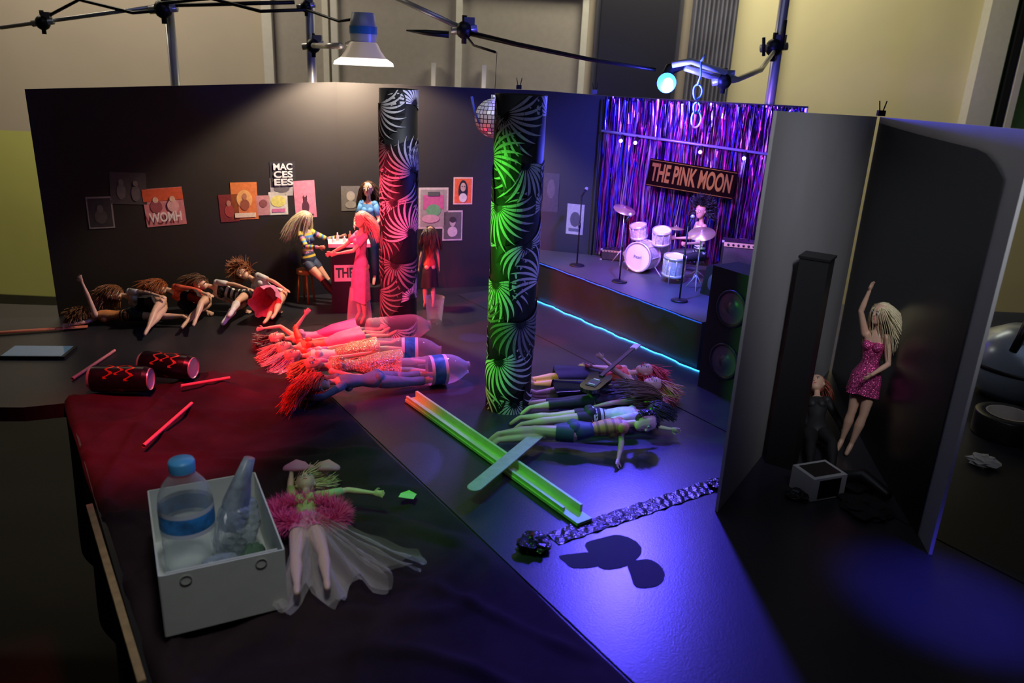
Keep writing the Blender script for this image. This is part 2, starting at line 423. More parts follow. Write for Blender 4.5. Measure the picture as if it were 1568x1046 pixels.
def wr(u,v):
    z=.0030+.0018*math.sin(u*19+v*9+2*math.sin(v*7))+.002*math.sin(v*31-u*13+1.5*math.sin(u*11))+.0012*math.sin(u*53+v*47)
    z+=.011*ridge(u*2.1+v*3.0+.25*math.sin(v*9)+.1,15)+.010*ridge(-u*2.7+v*2.2+.3*math.sin(u*7)+.4,16)+.008*ridge(u*4.3+v*.7+.3*math.sin(v*13),10)+.006*ridge(u*6.1-v*5.2+.4*math.sin(v*11+u*5),8)
    if .26<u<.50 and .02<v<.30: z*=.75
    return min(.014,max(.0012,z))
for i in range(nu+1):
    for k in range(nv+1):
        u=-.01+1.55*i/nu; v=-.14+.61*k/nv
        edge=.464+.0015*math.sin(u*9)+.001*math.sin(u*23)
        vv=min(v,edge)
        if v>=.004:
            p=org+e1*u+e2*vv; fade=min(1,max(0,(edge-v)/.03)); p.z=.0022+(wr(u,vv)-.0022)*fade if v<edge else .0019
        else:
            p=org+e1*u+e2*(-.006-.012*math.sin(u*25)*min(1,-v*8)); p.z=.004+min(0,v)*2.2
        vs.append(p)
for i in range(nu):
    for k in range(nv): fs.append((i*(nv+1)+k,(i+1)*(nv+1)+k,(i+1)*(nv+1)+k+1,i*(nv+1)+k+1))
b=B(); b.add(vs,fs,cl); o_=b.obj('black_cloth_drape',merge=False)
wood=mat('bare_wood',(.55,.36,.18),.6,var=.2,vscale=60)
b=B(); p0=V((-.628,1.060,.010));p1=V((-.398,.70,.010)); d=(p1-p0); c=(p0+p1)/2
b.box(c,(d.length,.009,.010),wood,RE); b.obj('wood_edge_strip')
b=B(); b.tube([(-1.45,1.73,.005),(-1.07,1.89,.005)],.012,mat('orange_wood',(.5,.12,.05),.5),4,flat=.25); b.obj('orange_wood_strip')

# ---------------------------------------------------------------- set walls (foam board)
bk=mat('black_foam_board',(.022,.018,.016),.6,var=.1,vscale=8)
edge=mat('foam_edge_white',(.8,.8,.8),.6)
gry=mat('grey_foam_board',(.50,.49,.50),.6,var=.08,vscale=4)
def panel(name,a,bb,h0,h1,front,back=None,t=.005,z0=0):
    a=V((a[0],a[1],z0));c=V((bb[0],bb[1],z0)); d=(c-a).normalized(); nn=V((d.y,-d.x,0))
    o=-nn*t; b=B()
    A,Bv=a,c; At=a+V((0,0,h0));Bt=c+V((0,0,h1))
    b.quad(A,Bv,Bt,At,front); b.quad(A+o,At+o,Bt+o,Bv+o,back or front)
    b.quad(At,Bt,Bt+o,At+o,edge); b.quad(A,At,At+o,A+o,edge); b.quad(Bv,Bv+o,Bt+o,Bt,edge); b.quad(A,A+o,Bv+o,Bv,edge)
    return b.obj(name,merge=False)
WA=(-1.187,1.969);WB=(-.521,2.314);WC=(.06,2.52);WD=(.25,2.47);WE=(.80,2.34)
panel('foam_board_backdrop',WA,WB,.568,.606,bk)
panel('foam_board_backdrop',WB,WC,.606,.603,bk)
panel('foam_board_backdrop',WC,WD,.603,.598,mat('blue_lit_black_board',(.04,.045,.06),.5))  # blue stage light is tinted into this black board's colour
panel('foam_board_backdrop',WD,WE,.598,.60,bk)
panel('foam_board_partition',(.349,1.142),(.784,1.84),.633,.602,gry,gry)
panel('foam_board_partition',(.788,1.835),(.649,1.048),.602,.628,gry,gry,t=.005)
b=B(); a=V((.784,1.815,0));c=V((.652,1.065,0)); d=(c-a); L=d.length; d.normalize(); nn=V((d.y,-d.x,0))
gb=mat('glossy_black_paper',(.013,.015,.020),.34)
vs=[];fs=[]; nx=20
for i in range(nx+1):
    u=L*.95*i/nx; bow=.003+.010*math.sin(math.pi*i/nx)
    top=.59 if i<nx-3 else .59-.03*((i-(nx-3))/3)**2
    vs+=[a+d*u+nn*bow+V((0,0,.001)),a+d*u+nn*bow+V((0,0,top))]
for i in range(nx): fs.append((2*i,2*i+2,2*i+3,2*i+1))
b.add(vs,fs,gb); b.obj('glossy_black_paper_sheet',recalc=False)

# ---------------------------------------------------------------- posters
def P_m(c):
    k='print_%02d_%02d_%02d'%tuple(int(q*99) for q in c)
    return mat(k,c,.55,var=.12,vscale=120)
def poster(a,bb,x,z,w,h,base,shapes=(),texts=(),rot=0,border=None):
    a=V((*a,0));bb=V((*bb,0)); d=(bb-a).normalized(); nn=V((d.y,-d.x,0)); t=(x-a.x)/d.x
    c=a+d*t+nn*.0012+V((0,0,z)); Z=V((0,0,1)); xd=d*math.cos(rot)+Z*math.sin(rot); yd=Z*math.cos(rot)-d*math.sin(rot)
    b=B()
    def rect(cx,cy,rw,rh,m,l,el=False):
        o=c+nn*.0004*l+xd*cx*w+yd*cy*h
        if el:
            n=18; b.add([o+xd*math.cos(2*math.pi*i/n)*rw*w/2+yd*math.sin(2*math.pi*i/n)*rh*h/2 for i in range(n)],[tuple(range(n))],m,False)
        else: b.quad(o-xd*rw*w/2-yd*rh*h/2,o+xd*rw*w/2-yd*rh*h/2,o+xd*rw*w/2+yd*rh*h/2,o-xd*rw*w/2+yd*rh*h/2,m)
    b.box(c-nn*.0003,(w,h,.0008),P_m(border or base),Matrix((xd,yd,xd.cross(yd))).transposed())
    if border: rect(0,0,.88,.9,P_m(base),1)
    for i,s in enumerate(shapes): rect(s[0],s[1],s[2],s[3],P_m(s[4]),2+i,len(s)>5)
    for i,(s,cx,cy,sz,m,wf) in enumerate(texts): text_into(b,s,c+nn*.0004*(9+i)+xd*cx*w+yd*cy*h,xd,yd,sz,P_m(m),wf,.03)
    b.obj('wall_poster',recalc=False,merge=False)
def sx(s): return WA[0]+.666*s
SKp=(.72,.45,.35)
poster(WA,WB,sx(.170),.268,.060,.082,(.05,.045,.05),[(0,-.12,.5,.45,(.10,.09,.09),1),(0,.12,.26,.24,(.14,.12,.12),1)],border=(.30,.27,.27))
poster(WA,WB,sx(.265),.328,.085,.082,(.075,.065,.07),[(-.2,-.1,.25,.5,(.16,.14,.14),1),(.2,-.15,.25,.5,(.14,.12,.13),1),(-.2,.2,.14,.18,(.2,.17,.16),1),(.2,.16,.14,.18,(.2,.17,.16),1)],rot=-.06)
poster(WA,WB,sx(.374),.277,.098,.100,(.62,.22,.25),[(0,.33,1,.32,(.65,.10,.04)),(-.2,.02,.3,.34,(.35,.08,.10),1),(-.2,.2,.14,.16,SKp,1),(.22,.02,.3,.34,(.75,.4,.42),1),(.22,.2,.14,.16,SKp,1)],[('WOMH',0,-.27,.034,(.85,.75,.78),.08)],rot=.05)
poster(WA,WB,sx(.591),.2675,.050,.075,(.22,.03,.03),[(0,-.1,.5,.45,(.4,.06,.05),1),(0,.18,.24,.22,(.5,.2,.15),1)],rot=.03)
poster(WA,WB,sx(.647),.286,.070,.102,(.75,.22,.06),[(0,.05,.6,.5,(.85,.45,.15),1),(0,-.1,.36,.3,(.35,.10,.05),1),(0,.12,.18,.18,(.5,.2,.1),1),(0,-.38,.8,.12,(.85,.7,.5))])
poster(WA,WB,sx(.713),.272,.036,.055,(.62,.30,.30),[(0,.1,.6,.4,(.3,.1,.1),1)])
poster(WA,WB,sx(.768),.276,.052,.064,(.75,.72,.62),[(0,.1,.8,.5,(.8,.75,.2),1),(0,-.3,.7,.15,(.75,.2,.4))])
poster(WA,WB,sx(.783),.322,.062,.05,(.45,.43,.42),[(0,-.1,.7,.4,(.15,.14,.14),1)])
poster(WA,WB,sx(.790),.356,.070,.070,(.03,.03,.035),[],[('MAC',0,.30,.024,(.75,.75,.75),.052),('CES',.0,.0,.024,(.75,.75,.75),.052),('EES',.0,-.30,.024,(.75,.75,.75),.052)])
poster(WA,WB,sx(.868),.285,.060,.106,(.80,.28,.38),[(.0,-.2,.35,.34,(.12,.03,.05),1),(0,.00,.20,.14,(.12,.03,.05),1),(-.07,.07,.06,.08,(.12,.03,.05),1),(.07,.07,.06,.08,(.12,.03,.05),1),(.1,-.42,.5,.05,(.12,.03,.05))],rot=.04)
poster(WB,WC,-.490,.284,.055,.072,(.16,.15,.14),[(0,.1,.45,.4,(.4,.36,.33),1),(0,-.25,.6,.3,(.3,.28,.26),1)])
poster(WB,WC,-.257,.252,.092,.125,(.35,.30,.30),[(0,.15,.7,.35,(.55,.12,.3)),(0,-.05,.5,.3,(.15,.4,.2),1),(-.1,-.25,.6,.2,(.6,.35,.45),1),(0,.35,.4,.1,(.1,.1,.1))],border=(.6,.5,.5))
poster(WB,WC,-.171,.304,.060,.082,(.80,.14,.04),[(0,.0,.5,.8,(.02,.02,.02),1),(0,.14,.28,.32,(.6,.4,.3),1),(0,-.25,.42,.34,(.7,.65,.6),1),(-.06,.17,.05,.04,(.03,.03,.03),1),(.06,.17,.05,.04,(.03,.03,.03),1)],border=(.8,.5,.45))
poster(WB,WC,-.200,.198,.063,.093,(.12,.11,.11),[(0,-.2,.5,.35,(.6,.5,.5),1),(0,.12,.30,.3,(.5,.42,.4),1),(0,.2,.34,.2,(.05,.04,.04),1)],border=(.6,.52,.52))
poster(WC,WD,.180,.224,.054,.095,(.5,.5,.52),[(0,0,.6,.5,(.12,.12,.14),1),(0,-.35,.7,.1,(.15,.15,.2))])
poster(WC,WD,.100,.300,.050,.12,(.06,.07,.10),[(0,.1,.5,.5,(.10,.11,.15),1)])

# ---------------------------------------------------------------- palm columns
leaf=mat('palm_leaf_print',(.72,.70,.66),.5,var=.15,vscale=30)
leafd=mat('palm_leaf_print_dark',(.22,.21,.20),.5,var=.3,vscale=30)
pblk=mat('palm_print_black',(.010,.009,.010),.55)
def column(name,c,R,H,seed,offs=0):
    random.seed(seed); b=B(); c=V((*c,0))
    b.lathe(c,[(R-.003,.0),(R,.0005),(R,H),(R-.002,H),(R-.004,H-.004),(0,H-.004)],pblk,64)
    def P(th,z,o): return c+V((math.cos(th)*(R+o),math.sin(th)*(R+o),min(H-.0005,max(.0006,z))))
    i=0; rows=8; order=[(r,q) for r in range(rows) for q in range(3)]; random.shuffle(order)
    for r,q in order:
        i+=1; off=.0004+.00012*i
        th0=q*2*math.pi/3+(math.pi/3 if r%2 else 0)+rnd(-.2,.2)+offs; z0=.035+H*r/rows+rnd(-.012,.012)
        aim=(math.pi/2 if (r+q)%2 else -math.pi/2)+rnd(-.5,.5); nb=15; sp=.235
        mm=leaf if random.random()<.68 else leafd
        Ls=[rnd(.080,.094)*(1-.18*abs(k-(nb-1)/2)/(nb/2)) for k in range(nb)]
        curl=rnd(.25,.45)*random.choice((-1,1))
        vs=[];fs=[];m_=14
        for k in range(m_+1):
            a=aim-(nb/2)*sp+nb*sp*k/m_
            for s in range(5):
                rr=.076*s/4; an=a+curl*(s/4)**2; vs.append(P(th0-math.cos(an)*rr/R,z0+math.sin(an)*rr,off))
        for k in range(m_):
            for s in range(4): fs.append((k*5+s,(k+1)*5+s,(k+1)*5+s+1,k*5+s+1))
        b.add(vs,fs,pblk,False)
        for k in range(nb):
            a=aim+(k-(nb-1)/2)*sp; Ln=Ls[k]; vs=[];fs=[]; S_=9
            for s in range(S_+1):
                t=.14+.86*s/S_; ang=a+curl*t*t; x=math.cos(ang)*Ln*t; z=math.sin(ang)*Ln*t
                w=.0031*math.sin(math.pi*min(1,(s/S_))**.75)**.8*(.55+.6*t)+.0001 if 0<s<S_ else .0001
                nx,nz=-math.sin(ang)*w,math.cos(ang)*w
                for sg in(-1,1): vs.append(P(th0-(x+sg*nx)/R,z0+z+sg*nz,off+.00006))
            for s in range(S_): fs.append((2*s,2*s+1,2*s+3,2*s+2))
            b.add(vs,fs,mm,False)
    return b.obj(name,recalc=False,merge=False)
column('palm_leaf_column',(-.295,1.960),.0455,.609,3,.4)
column('palm_leaf_column',(-.003,1.530),.0465,.625,12,.9)
random.seed(21)

# ---------------------------------------------------------------- stage
st=mat('stage_black',(.028,.028,.036),.42,var=.2,vscale=8,bump=.15); stt=mat('stage_top_grey',(.095,.095,.11),.40,var=.15,vscale=8,bump=.15)
b=B(); sp=[(.072,2.33),(.448,1.80),(.66,1.93),(.79,2.328),(.25,2.455),(.075,2.495)]; n=len(sp)
b.add([(x,y,.12) for x,y in sp],[tuple(range(n))],stt,False)
b.add([(x,y,.12) for x,y in sp]+[(x,y,0) for x,y in sp],[(i,(i+1)%n,n+(i+1)%n,n+i) for i in range(n)],st,False)
b.obj('stage_platform')
el=mat('blue_el_wire',(.05,.2,.9),.4,emit=(.03,.35,1),es=4); el2=mat('blue_el_wire_dim',(.05,.2,.9),.4,emit=(.02,.10,.7),es=.45)
def wpts(a,c,n,amp,z,off):
    a=V((*a,0));c=V((*c,0)); d=(c-a).normalized(); nn=V((d.y,-d.x,0)); 
    if nn.y>0: nn=-nn
    return [a.lerp(c,i/n)+nn*(off+amp*math.sin(i*.9)+amp*.5*math.sin(i*2.3))+V((0,0,z)) for i in range(n+1)]
b=B(); b.tube(wpts((.072,2.33),(.46,1.78),40,.003,.003,.009),.0018,el,6); b.obj('blue_light_wire')
b=B(); b.tube(wpts((.072,2.33),(.448,1.80),40,.0015,.118,.005),.0016,el2,6); b.obj('blue_light_wire')
tins=[]
for nme,c in(('violet',(.40,.10,.95)),('pink',(.95,.20,.60)),('blue',(.10,.12,.95)),('dark',(.04,.015,.10)),('darkb',(.02,.01,.06)),('silver',(.75,.65,.95)),('magenta',(.6,.04,.40))):
    tins.append(mat('tinsel_'+nme,c,.25,.85))
b=B(); A=V((*WD,0));E=V((*WE,0)); d=(E-A).normalized(); nn=V((d.y,-d.x,0)); L=(E-A).length
for i in range(640):
    s=rnd(.0,L-.004); off=rnd(.006,.022); w=rnd(.0012,.0024); z0=rnd(.122,.15) if random.random()<.85 else rnd(.2,.4); z1=.594+rnd(-.01,.004)
    ph=rnd(0,6.28); tw=rnd(-9,9); sw=rnd(.001,.005); vs=[];fs=[];n=14
    for k in range(n+1):
        t=k/n; z=z1+(z0-z1)*t; a=ph+tw*t+rnd(-.6,.6)
        c=A+d*(s+sw*math.sin(t*9+ph))+nn*(off+.003*math.sin(t*7+ph)); c.z=z
        wv=(d*math.cos(a)+nn*math.sin(a))*w; vs+=[c-wv,c+wv]
    for k in range(n): fs.append((2*k,2*k+1,2*k+3,2*k+2))
    b.add(vs,fs,random.choice(tins),False)
b.obj('tinsel_curtain',recalc=False,merge=False)
b=B(); b.cyl((.235,2.435,.500),(.755,2.305,.462),.004,mat('bar_blue_lit',(.35,.35,.7),.3,.4),n=10)  # purple-blue light on the bar is put into its base colour
lmp=mat('purple_led',(.3,.1,1),.4,emit=(.25,.15,1),es=14)
for t in(.12,.2,.55,.78,.92):
    p=V((.235,2.435,.500)).lerp(V((.755,2.305,.462)),t); b.cyl(p+V((0,0,-.004)),p+V((-.006,-.012,-.018)),.005,BLK,n=10); b.sph(p+V((-.006,-.013,-.019)),.0055,lmp,10,6)
b.cyl((.235,2.435,.125),(.235,2.435,.59),.003,BLK,n=8); b.cyl((.755,2.305,.125),(.755,2.305,.59),.003,BLK,n=8)
b.obj('stage_light_bar')
b=B(); xd=(d*math.cos(-.085)+V((0,0,1))*math.sin(-.085)); yd=V((0,0,1))*math.cos(-.085)-d*math.sin(-.085); c=V((.497,2.345,.384)); nb=xd.cross(yd)
fb=nb if nb.y<0 else -nb
b.box(c,(.252,.080,.003),mat('banner_black',(.006,.003,.002),1.0,spec=0),Matrix((xd,yd,nb)).transposed())
bt=mat('banner_letter',(.20,.12,.02),.8,spec=.1)
text_into(b,'THE PINK MOON',c+fb*.0022,xd,yd,.070,bt,.232,.030)
for s in(-1,1): b.tube([c+xd*.11*s+yd*.04,c+xd*.11*s+V((0,.005,.115 if s<0 else .095))],.0008,BLK,4)
for s in(-1,1): b.quad(c+yd*(.037*s)-xd*.124+fb*.0021,c+yd*(.037*s)+xd*.124+fb*.0021,c+yd*(.0355*s)+xd*.124+fb*.0021,c+yd*(.0355*s)-xd*.124+fb*.0021,bt)
b.obj('band_name_banner',recalc=False,merge=False)
SZ=.12
drs=mat('drum_shell_silver',(.8,.8,.82),.3,.4,var=.3,vscale=200); hd=mat('drum_head',(.9,.88,.84),.5); cy=mat('cymbal_brass',(.8,.65,.35),.3,.7)
b=B()
def drum(c,ax,r,dep,leg=True):
    ax=N(ax);c=V(c)
    b.lathe(c,[(r,-dep/2),(r,dep/2)],drs,28,ax)
    for s in(-1,1):
        b.lathe(c+ax*s*dep/2,[(r*.95,.0005*s),(0,.0006*s)],hd,28,ax); b.lathe(c+ax*s*dep/2,[(r*1.0,-.004),(r*1.06,-.004),(r*1.06,.003),(r*.94,.003),(r*.94,-.0005)],CHR,28,ax)
    h=V((1,0,0)) if abs(ax.x)<.9 else V((0,1,0)); A=(h-ax*h.dot(ax)).normalized();Bv=ax.cross(A)
    for i in range(8):
        a=i*math.pi/4; q=c+(A*math.cos(a)+Bv*math.sin(a))*r*1.03; b.cyl(q-ax*dep*.42,q+ax*dep*.42,.0012,CHR,n=5)
KC=V((.368,2.275,SZ+.0455)); drum(KC,(-.62,-.78,.03),.042,.055)
ax=N((-.62,-.78,.03)); 
text_into(b,'Pearl',KC+ax*.0292,V((.78,-.62,0)),V((0,0,1)),.013,BLK)
drum((.357,2.325,SZ+.108),(-.2,-.15,1),.024,.034); drum((.415,2.265,SZ+.108),(-.1,-.3,1),.026,.036)
drum((.440,2.165,SZ+.048),(0,-.1,1),.030,.050); drum((.43,2.33,SZ+.06),(0,0,1),.023,.018)
for p in((.362,2.31),(.40,2.27)): b.cyl((p[0],p[1],SZ+.06),(p[0],p[1],SZ+.098),.002,CHR,n=6)
for i in range(3):
    a=i*2.09; b.cyl((.440+.031*math.cos(a),2.165+.031*math.sin(a),SZ),(.440+.031*math.cos(a),2.165+.031*math.sin(a),SZ+.05),.0013,CHR,n=5)
    b.cyl((.43+.02*math.cos(a),2.33+.02*math.sin(a),SZ),(.43,2.33,SZ+.05),.0012,CHR,n=5)
for s in(-1,1): b.cyl((.372+.03*s,2.27-.02*s,SZ+.02),(.372+.045*s,2.25-.03*s,SZ),.0015,CHR,n=5)
for (x,y,h,r,t) in((.315,2.36,.165,.034,(.2,-.3,1)),(.49,2.10,.155,.036,(-.2,-.35,1)),(.47,2.345,.12,.024,(0,0,1))):
    b.cyl((x,y,SZ+.02),(x,y,SZ+h+.008),.0015,CHR,n=6)
    for i in range(3):
        a=i*2.09+.4; b.cyl((x,y,SZ+.04),(x+.028*math.cos(a),y+.028*math.sin(a),SZ),.0013,CHR,n=5)
    b.lathe((x,y,SZ+h),[(.0005,.004),(.006,.003),(.009,0),(r,-.003),(r,-.0036),(.009,-.001)],cy,28,t)
b.obj('drum_kit')
b=B(); b.cyl((.520,2.235,SZ+.052),(.520,2.235,SZ+.062),.022,BLK)
b.cyl((.520,2.235,SZ),(.520,2.235,SZ+.055),.003,CHR,n=8)
for i in range(3):
    a=i*2.09; b.cyl((.52,2.235,SZ+.02),(.52+.025*math.cos(a),2.235+.025*math.sin(a),SZ+.001),.0015,CHR,n=6)
b.obj('drum_stool')
def mic(x,y,h,tilt):
    b=B(); b.lathe((x,y,SZ+.0003),[(0,0),(.021,0),(.022,.002),(.019,.004),(.004,.007),(0,.007)],BLK,24)
    b.cyl((x,y,SZ+.004),(x,y,SZ+h),.0022,BLK,n=8); p=V((x,y,SZ+h)); t=V(tilt).normalized()
    b.tube([p,p+t*.014,p+t*.022],[.0022,.0028,.0036],BLK,8); b.sph(p+t*.026,.0055,CHR,10,8); b.cyl((x,y,SZ+h*.55),(x,y,SZ+h*.62),.0036,BLK,n=8)
    b.obj('microphone_stand')
mic(.181,2.305,.205,(.3,.2,.5)); mic(.289,2.140,.165,(.4,.2,.6)); mic(.425,1.975,.195,(.3,.3,.6))
def amp(name,c,w,dp,h,dirx,knobs=True,cloth=(.05,.04,.035)):
    b=B(); R=frame(dirx); c=V(c); b.box(c+V((0,0,h/2)),(w,dp,h),BLK,R)
    fy=-dp/2-.0008
    b.box(c+R@V((0,fy,h*.42)),(w*.9,.0016,h*.66),mat('grille_cloth',cloth,.8,var=.4,vscale=700),R)
    b.box(c+R@V((0,fy,h*.87)),(w*.92,.0018,h*.17),mat('amp_faceplate',(.75,.55,.28),.4,.3),R)
    if knobs:
        for i in range(7):
            p=c+R@V((w*(-.36+.12*i),fy,h*.87)); b.cyl(p,p+R@V((0,-.003,0)),h*.045,BLK,n=10)
    for x in(-1,1):
        for z in(.02,.98): b.box(c+R@V((x*w*.485,fy,h*z)),(.006,.004,.006),CHR,R)
    b.tube([c+R@V((-.015,0,h)),c+R@V((-.01,0,h+.006)),c+R@V((.01,0,h+.006)),c+R@V((.015,0,h))],.0012,BLK,6)
    b.obj(name)
amp('guitar_amplifier',(.640,2.225,SZ+.042),.115,.05,.072,(.97,-.24)); 
b=B(); R=frame((.97,-.24)); b.box((.640,2.225,SZ+.0209),(.12,.052,.0418),BLK,R); b.box(V((.640,2.225,SZ+.02))+R@V((0,-.0265,0)),(.105,.001,.03),mat('grille_cloth',(.05,.04,.035),.8),R); b.obj('speaker_cabinet')
amp('bass_amplifier',(.300,2.405,SZ),.075,.030,.033,(.97,-.24))
b=B(); R=frame((.6,-.8)); c=V((.545,2.045,SZ)); w,h,dp=.085,.075,.06
vs=[c+R@V(p) for p in((-w/2,-dp/2,0),(w/2,-dp/2,0),(w/2,dp/2,0),(-w/2,dp/2,0),(-w/2,-dp/4,h),(w/2,-dp/4,h),(w/2,dp/2,h),(-w/2,dp/2,h))]
b.add(vs,[(0,1,2,3),(4,5,6,7),(0,1,5,4),(1,2,6,5),(2,3,7,6),(3,0,4,7)],BLK,False)
p=c+R@V((0,-dp*.39,h*.5)); b.lathe(p,[(.026,.001),(.024,.003),(.010,-.001),(0,.0)],mat('cone_grey',(.09,.09,.1),.5),20,R@V((0,-1,.2))); b.obj('stage_monitor_speaker')
b=B(); c=V((.428,1.690,0))+e1*.055+e2*.04; Hs=.285
b.box(c+V((0,0,Hs/2)),(.110,.08,Hs),BLKM,RE)
for z in(.085,.205):
    p=c-e2*.0402+e1*.012+V((0,0,z)); b.lathe(p,[(.040,-.0005),(.041,.004),(.036,.005),(.034,.001)],BLK,28,-e2); b.lathe(p,[(.034,.002),(.014,.0006),(.012,.003),(0,.006)],mat('speaker_cone',(.09,.09,.10),.30),28,-e2)
b.obj('loudspeaker_tower')

# ---------------------------------------------------------------- bar
b=B(); R=frame((.95,.25)); c=V((-.462,2.155,0)); b.box(c+V((0,0,.0925)),(.10,.055,.185),BLKM,R); b.box(c+V((0,0,.190)),(.112,.066,.010),mat('bar_top_white',(.85,.82,.76),.35),R)
b.box(c+R@V((0,-.0285,.112)),(.085,.0015,.046),mat('bar_sign_white',(.70,.72,.60),.5),R)
text_into(b,'THE N',c+R@V((0,-.0298,.112)),R@V((1,0,0)),V((0,0,1)),.038,mat('bar_sign_letter',(.03,.14,.08),.5),.076,.03)
b.obj('bar_counter')
b=B(); 
for (x,y,hh,col) in((-.03,.01,.022,(.8,.7,.7)),(-.012,-.01,.016,(.8,.8,.8)),(.004,.012,.026,(.5,.2,.1)),(.022,-.004,.018,(.8,.75,.7)),(.036,.012,.024,(.1,.3,.1)),(-.042,-.012,.014,(.85,.8,.8))):
    p=c+R@V((x,y,.1953)); b.lathe(p,[(0,0),(.0045,0),(.0045,hh*.6),(.0018,hh*.75),(.0018,hh),(0,hh)],mat('mini_bottle_%d'%int(hh*1000),col,.25),12)
b.obj('miniature_bottles')
simple('bartender_riser_box',(-.425,2.255,.023),(.07,.06,.046),BLKM,R)
b=B(); b.cyl((-.600,2.205,.085),(-.600,2.205,.097),.024,mat('stool_orange',(.6,.18,.05),.5))
for i in range(4):
    a=i*1.57+.5; b.cyl((-.6+.017*math.cos(a),2.205+.017*math.sin(a),.086),(-.6+.024*math.cos(a),2.205+.024*math.sin(a),0),.003,mat('stool_orange',(.6,.18,.05),.5),n=8)
b.obj('bar_stool')

# ---------------------------------------------------------------- disco ball
b=B(); c=V((-.068,1.95,.553)); r=.045; K=14; mm=[mat('mirror_tile_%d'%i,(.9-.12*i,.9-.12*i,.9-.1*i),.1+.12*i,.35) for i in range(3)]
b.sph(c,r*.975,mat('ball_grout',(.02,.02,.02),.6),24,14)
for j in range(K):
    p0=math.pi*j/K+.02;p1=math.pi*(j+1)/K-.02; nn_=max(5,int(28*math.sin((p0+p1)/2)))
    for i in range(nn_):
        t0=2*math.pi*i/nn_+.02;t1=2*math.pi*(i+1)/nn_-.02
        q=[c+V((math.sin(p)*math.cos(t),math.sin(p)*math.sin(t),math.cos(p)))*r for p,t in((p0,t0),(p1,t0),(p1,t1),(p0,t1))]
        b.add(q,[(0,1,2,3)],random.choice(mm),False)
b.cyl(c+V((0,0,r*.97)),c+V((0,0,r+.008)),.008,CHR,n=12); b.cyl(c+V((0,0,r)),(-.066,1.95,.70),.0006,BLK,n=4)
b.obj('disco_ball',recalc=False,merge=False)
b=B(); b.tube([(-.120,1.93,.60),(-.113,1.925,.57),(-.10,1.92,.54)],[.010,.009,.007],mat('blue_tape',(.05,.08,.5),.5),8,flat=.3); b.obj('blue_tape_strip')

# ---------------------------------------------------------------- rigging
def pole(x,y,top=1.6,r=.015):
    b=B(); b.cyl((x,y,FZ+.02),(x,y,top),r,CHR,n=16); b.cyl((x,y,.4),(x,y,.46),r*1.6,BLK,n=16)
    for i in range(3):
        a=i*2.09+.5; b.cyl((x,y,FZ+.35),(x+.18*math.cos(a),y+.18*math.sin(a),FZ+.01),.009,CHR,n=8)
    b.obj('light_stand')
pole(-1.11,2.65,.80); pole(-.665,2.62); pole(.755,2.56)
def knuckle(p,r=.02):
    p=V(p); b.sph(p,r,BLK,10,8); b.cyl(p-V((r*1.5,0,.004)),p+V((r*1.5,0,.006)),r*.45,CHR,n=10); b.cyl(p-V((0,0,r*1.5)),p+V((0,0,r*1.6)),r*.3,BLK,n=8); b.box(p+V((r*.6,0,r)),(r*1.2,r*.7,r*.8),mat('clamp_grey',(.35,.35,.36),.4,.5))
b=B()
b.cyl((-1.62,2.61,.71),(-1.11,2.61,.795),.006,CHR,n=8); b.cyl((-1.11,2.61,.795),(-.70,2.58,.82),.006,BLK,n=8)
knuckle((-1.11,2.61,.785),.028); knuckle((-1.48,2.60,.73),.022)
b.tube([(-1.50,2.60,.73),(-1.36,2.6,.80),(-1.20,2.60,.77),(-1.11,2.59,.78)],.005,BLK,6)
b.tube([(-1.11,2.59,.80),(-.95,2.58,.82),(-.80,2.57,.79),(-.66,2.56,.80)],.005,BLK,6)
b.tube([(-.66,2.56,.80),(-.55,2.5,.77),(-.45,2.4,.78)],.004,BLK,6)
knuckle((-.665,2.58,.81),.018); knuckle((-.645,2.57,.700),.022)
b.cyl((-.64,2.55,.700),(-.485,2.22,.700),.008,CHR,n=10); 
b.obj('rigging_arm')
b=B()
b.cyl((-.345,2.25,.825),(-.167,2.20,.757),.007,CHR,n=10); knuckle((-.160,2.19,.752),.022)
b.tube([(-.160,2.19,.748),(-.02,2.13,.722),(.15,2.03,.695),(.30,1.94,.678)],[.007,.006,.005,.004],BLK,8)
b.tube([(-.20,2.2,.74),(-.26,2.2,.742),(-.31,2.2,.745)],[.009,.007,.002],BLK,8)
b.tube([(-.16,2.19,.745),(-.13,2.12,.715),(-.07,1.96,.70)],.003,BLK,6)
b.obj('rigging_arm')
b=B(); knuckle((.46,1.94,.660),.018); b.tube([(.36,1.9,.685),(.42,1.92,.672),(.50,1.98,.665),(.60,2.15,.690),(.735,2.52,.745)],[.007,.008,.007,.007,.006],CHR,8); knuckle((.735,2.53,.755),.026)
b.tube([(.70,2.5,.73),(.69,2.49,.78)],.005,BLK,6); b.tube([(.75,2.5,.75),(.745,2.49,.83)],.006,BLK,6)
b.tube([(.33,1.9,.69),(.37,1.89,.70),(.41,1.91,.69),(.46,1.93,.68)],.007,mat('white_cable',(.7,.75,.8),.5),6)
b.obj('rigging_arm')
b=B(); cb=mat('pale_blue_cable',(.30,.5,.95),.4)
for k,(zc,rr) in enumerate(((.635,.016),(.600,.012),(.575,.018))):
    pts=[V((.392+rr*.6*math.sin(2*math.pi*i/14)+.002*k,1.89+.004*math.cos(i),zc+rr*math.cos(2*math.pi*i/14))) for i in range(15)]
    b.tube(pts,.0024,cb,6,caps=False)
b.tube([(.392,1.89,.70),(.395,1.89,.67),(.39,1.89,.65)],.0024,cb,6); b.tube([(.392,1.89,.70),(.40,1.89,.715)],.0024,cb,6)
b.obj('hanging_cable_loop')
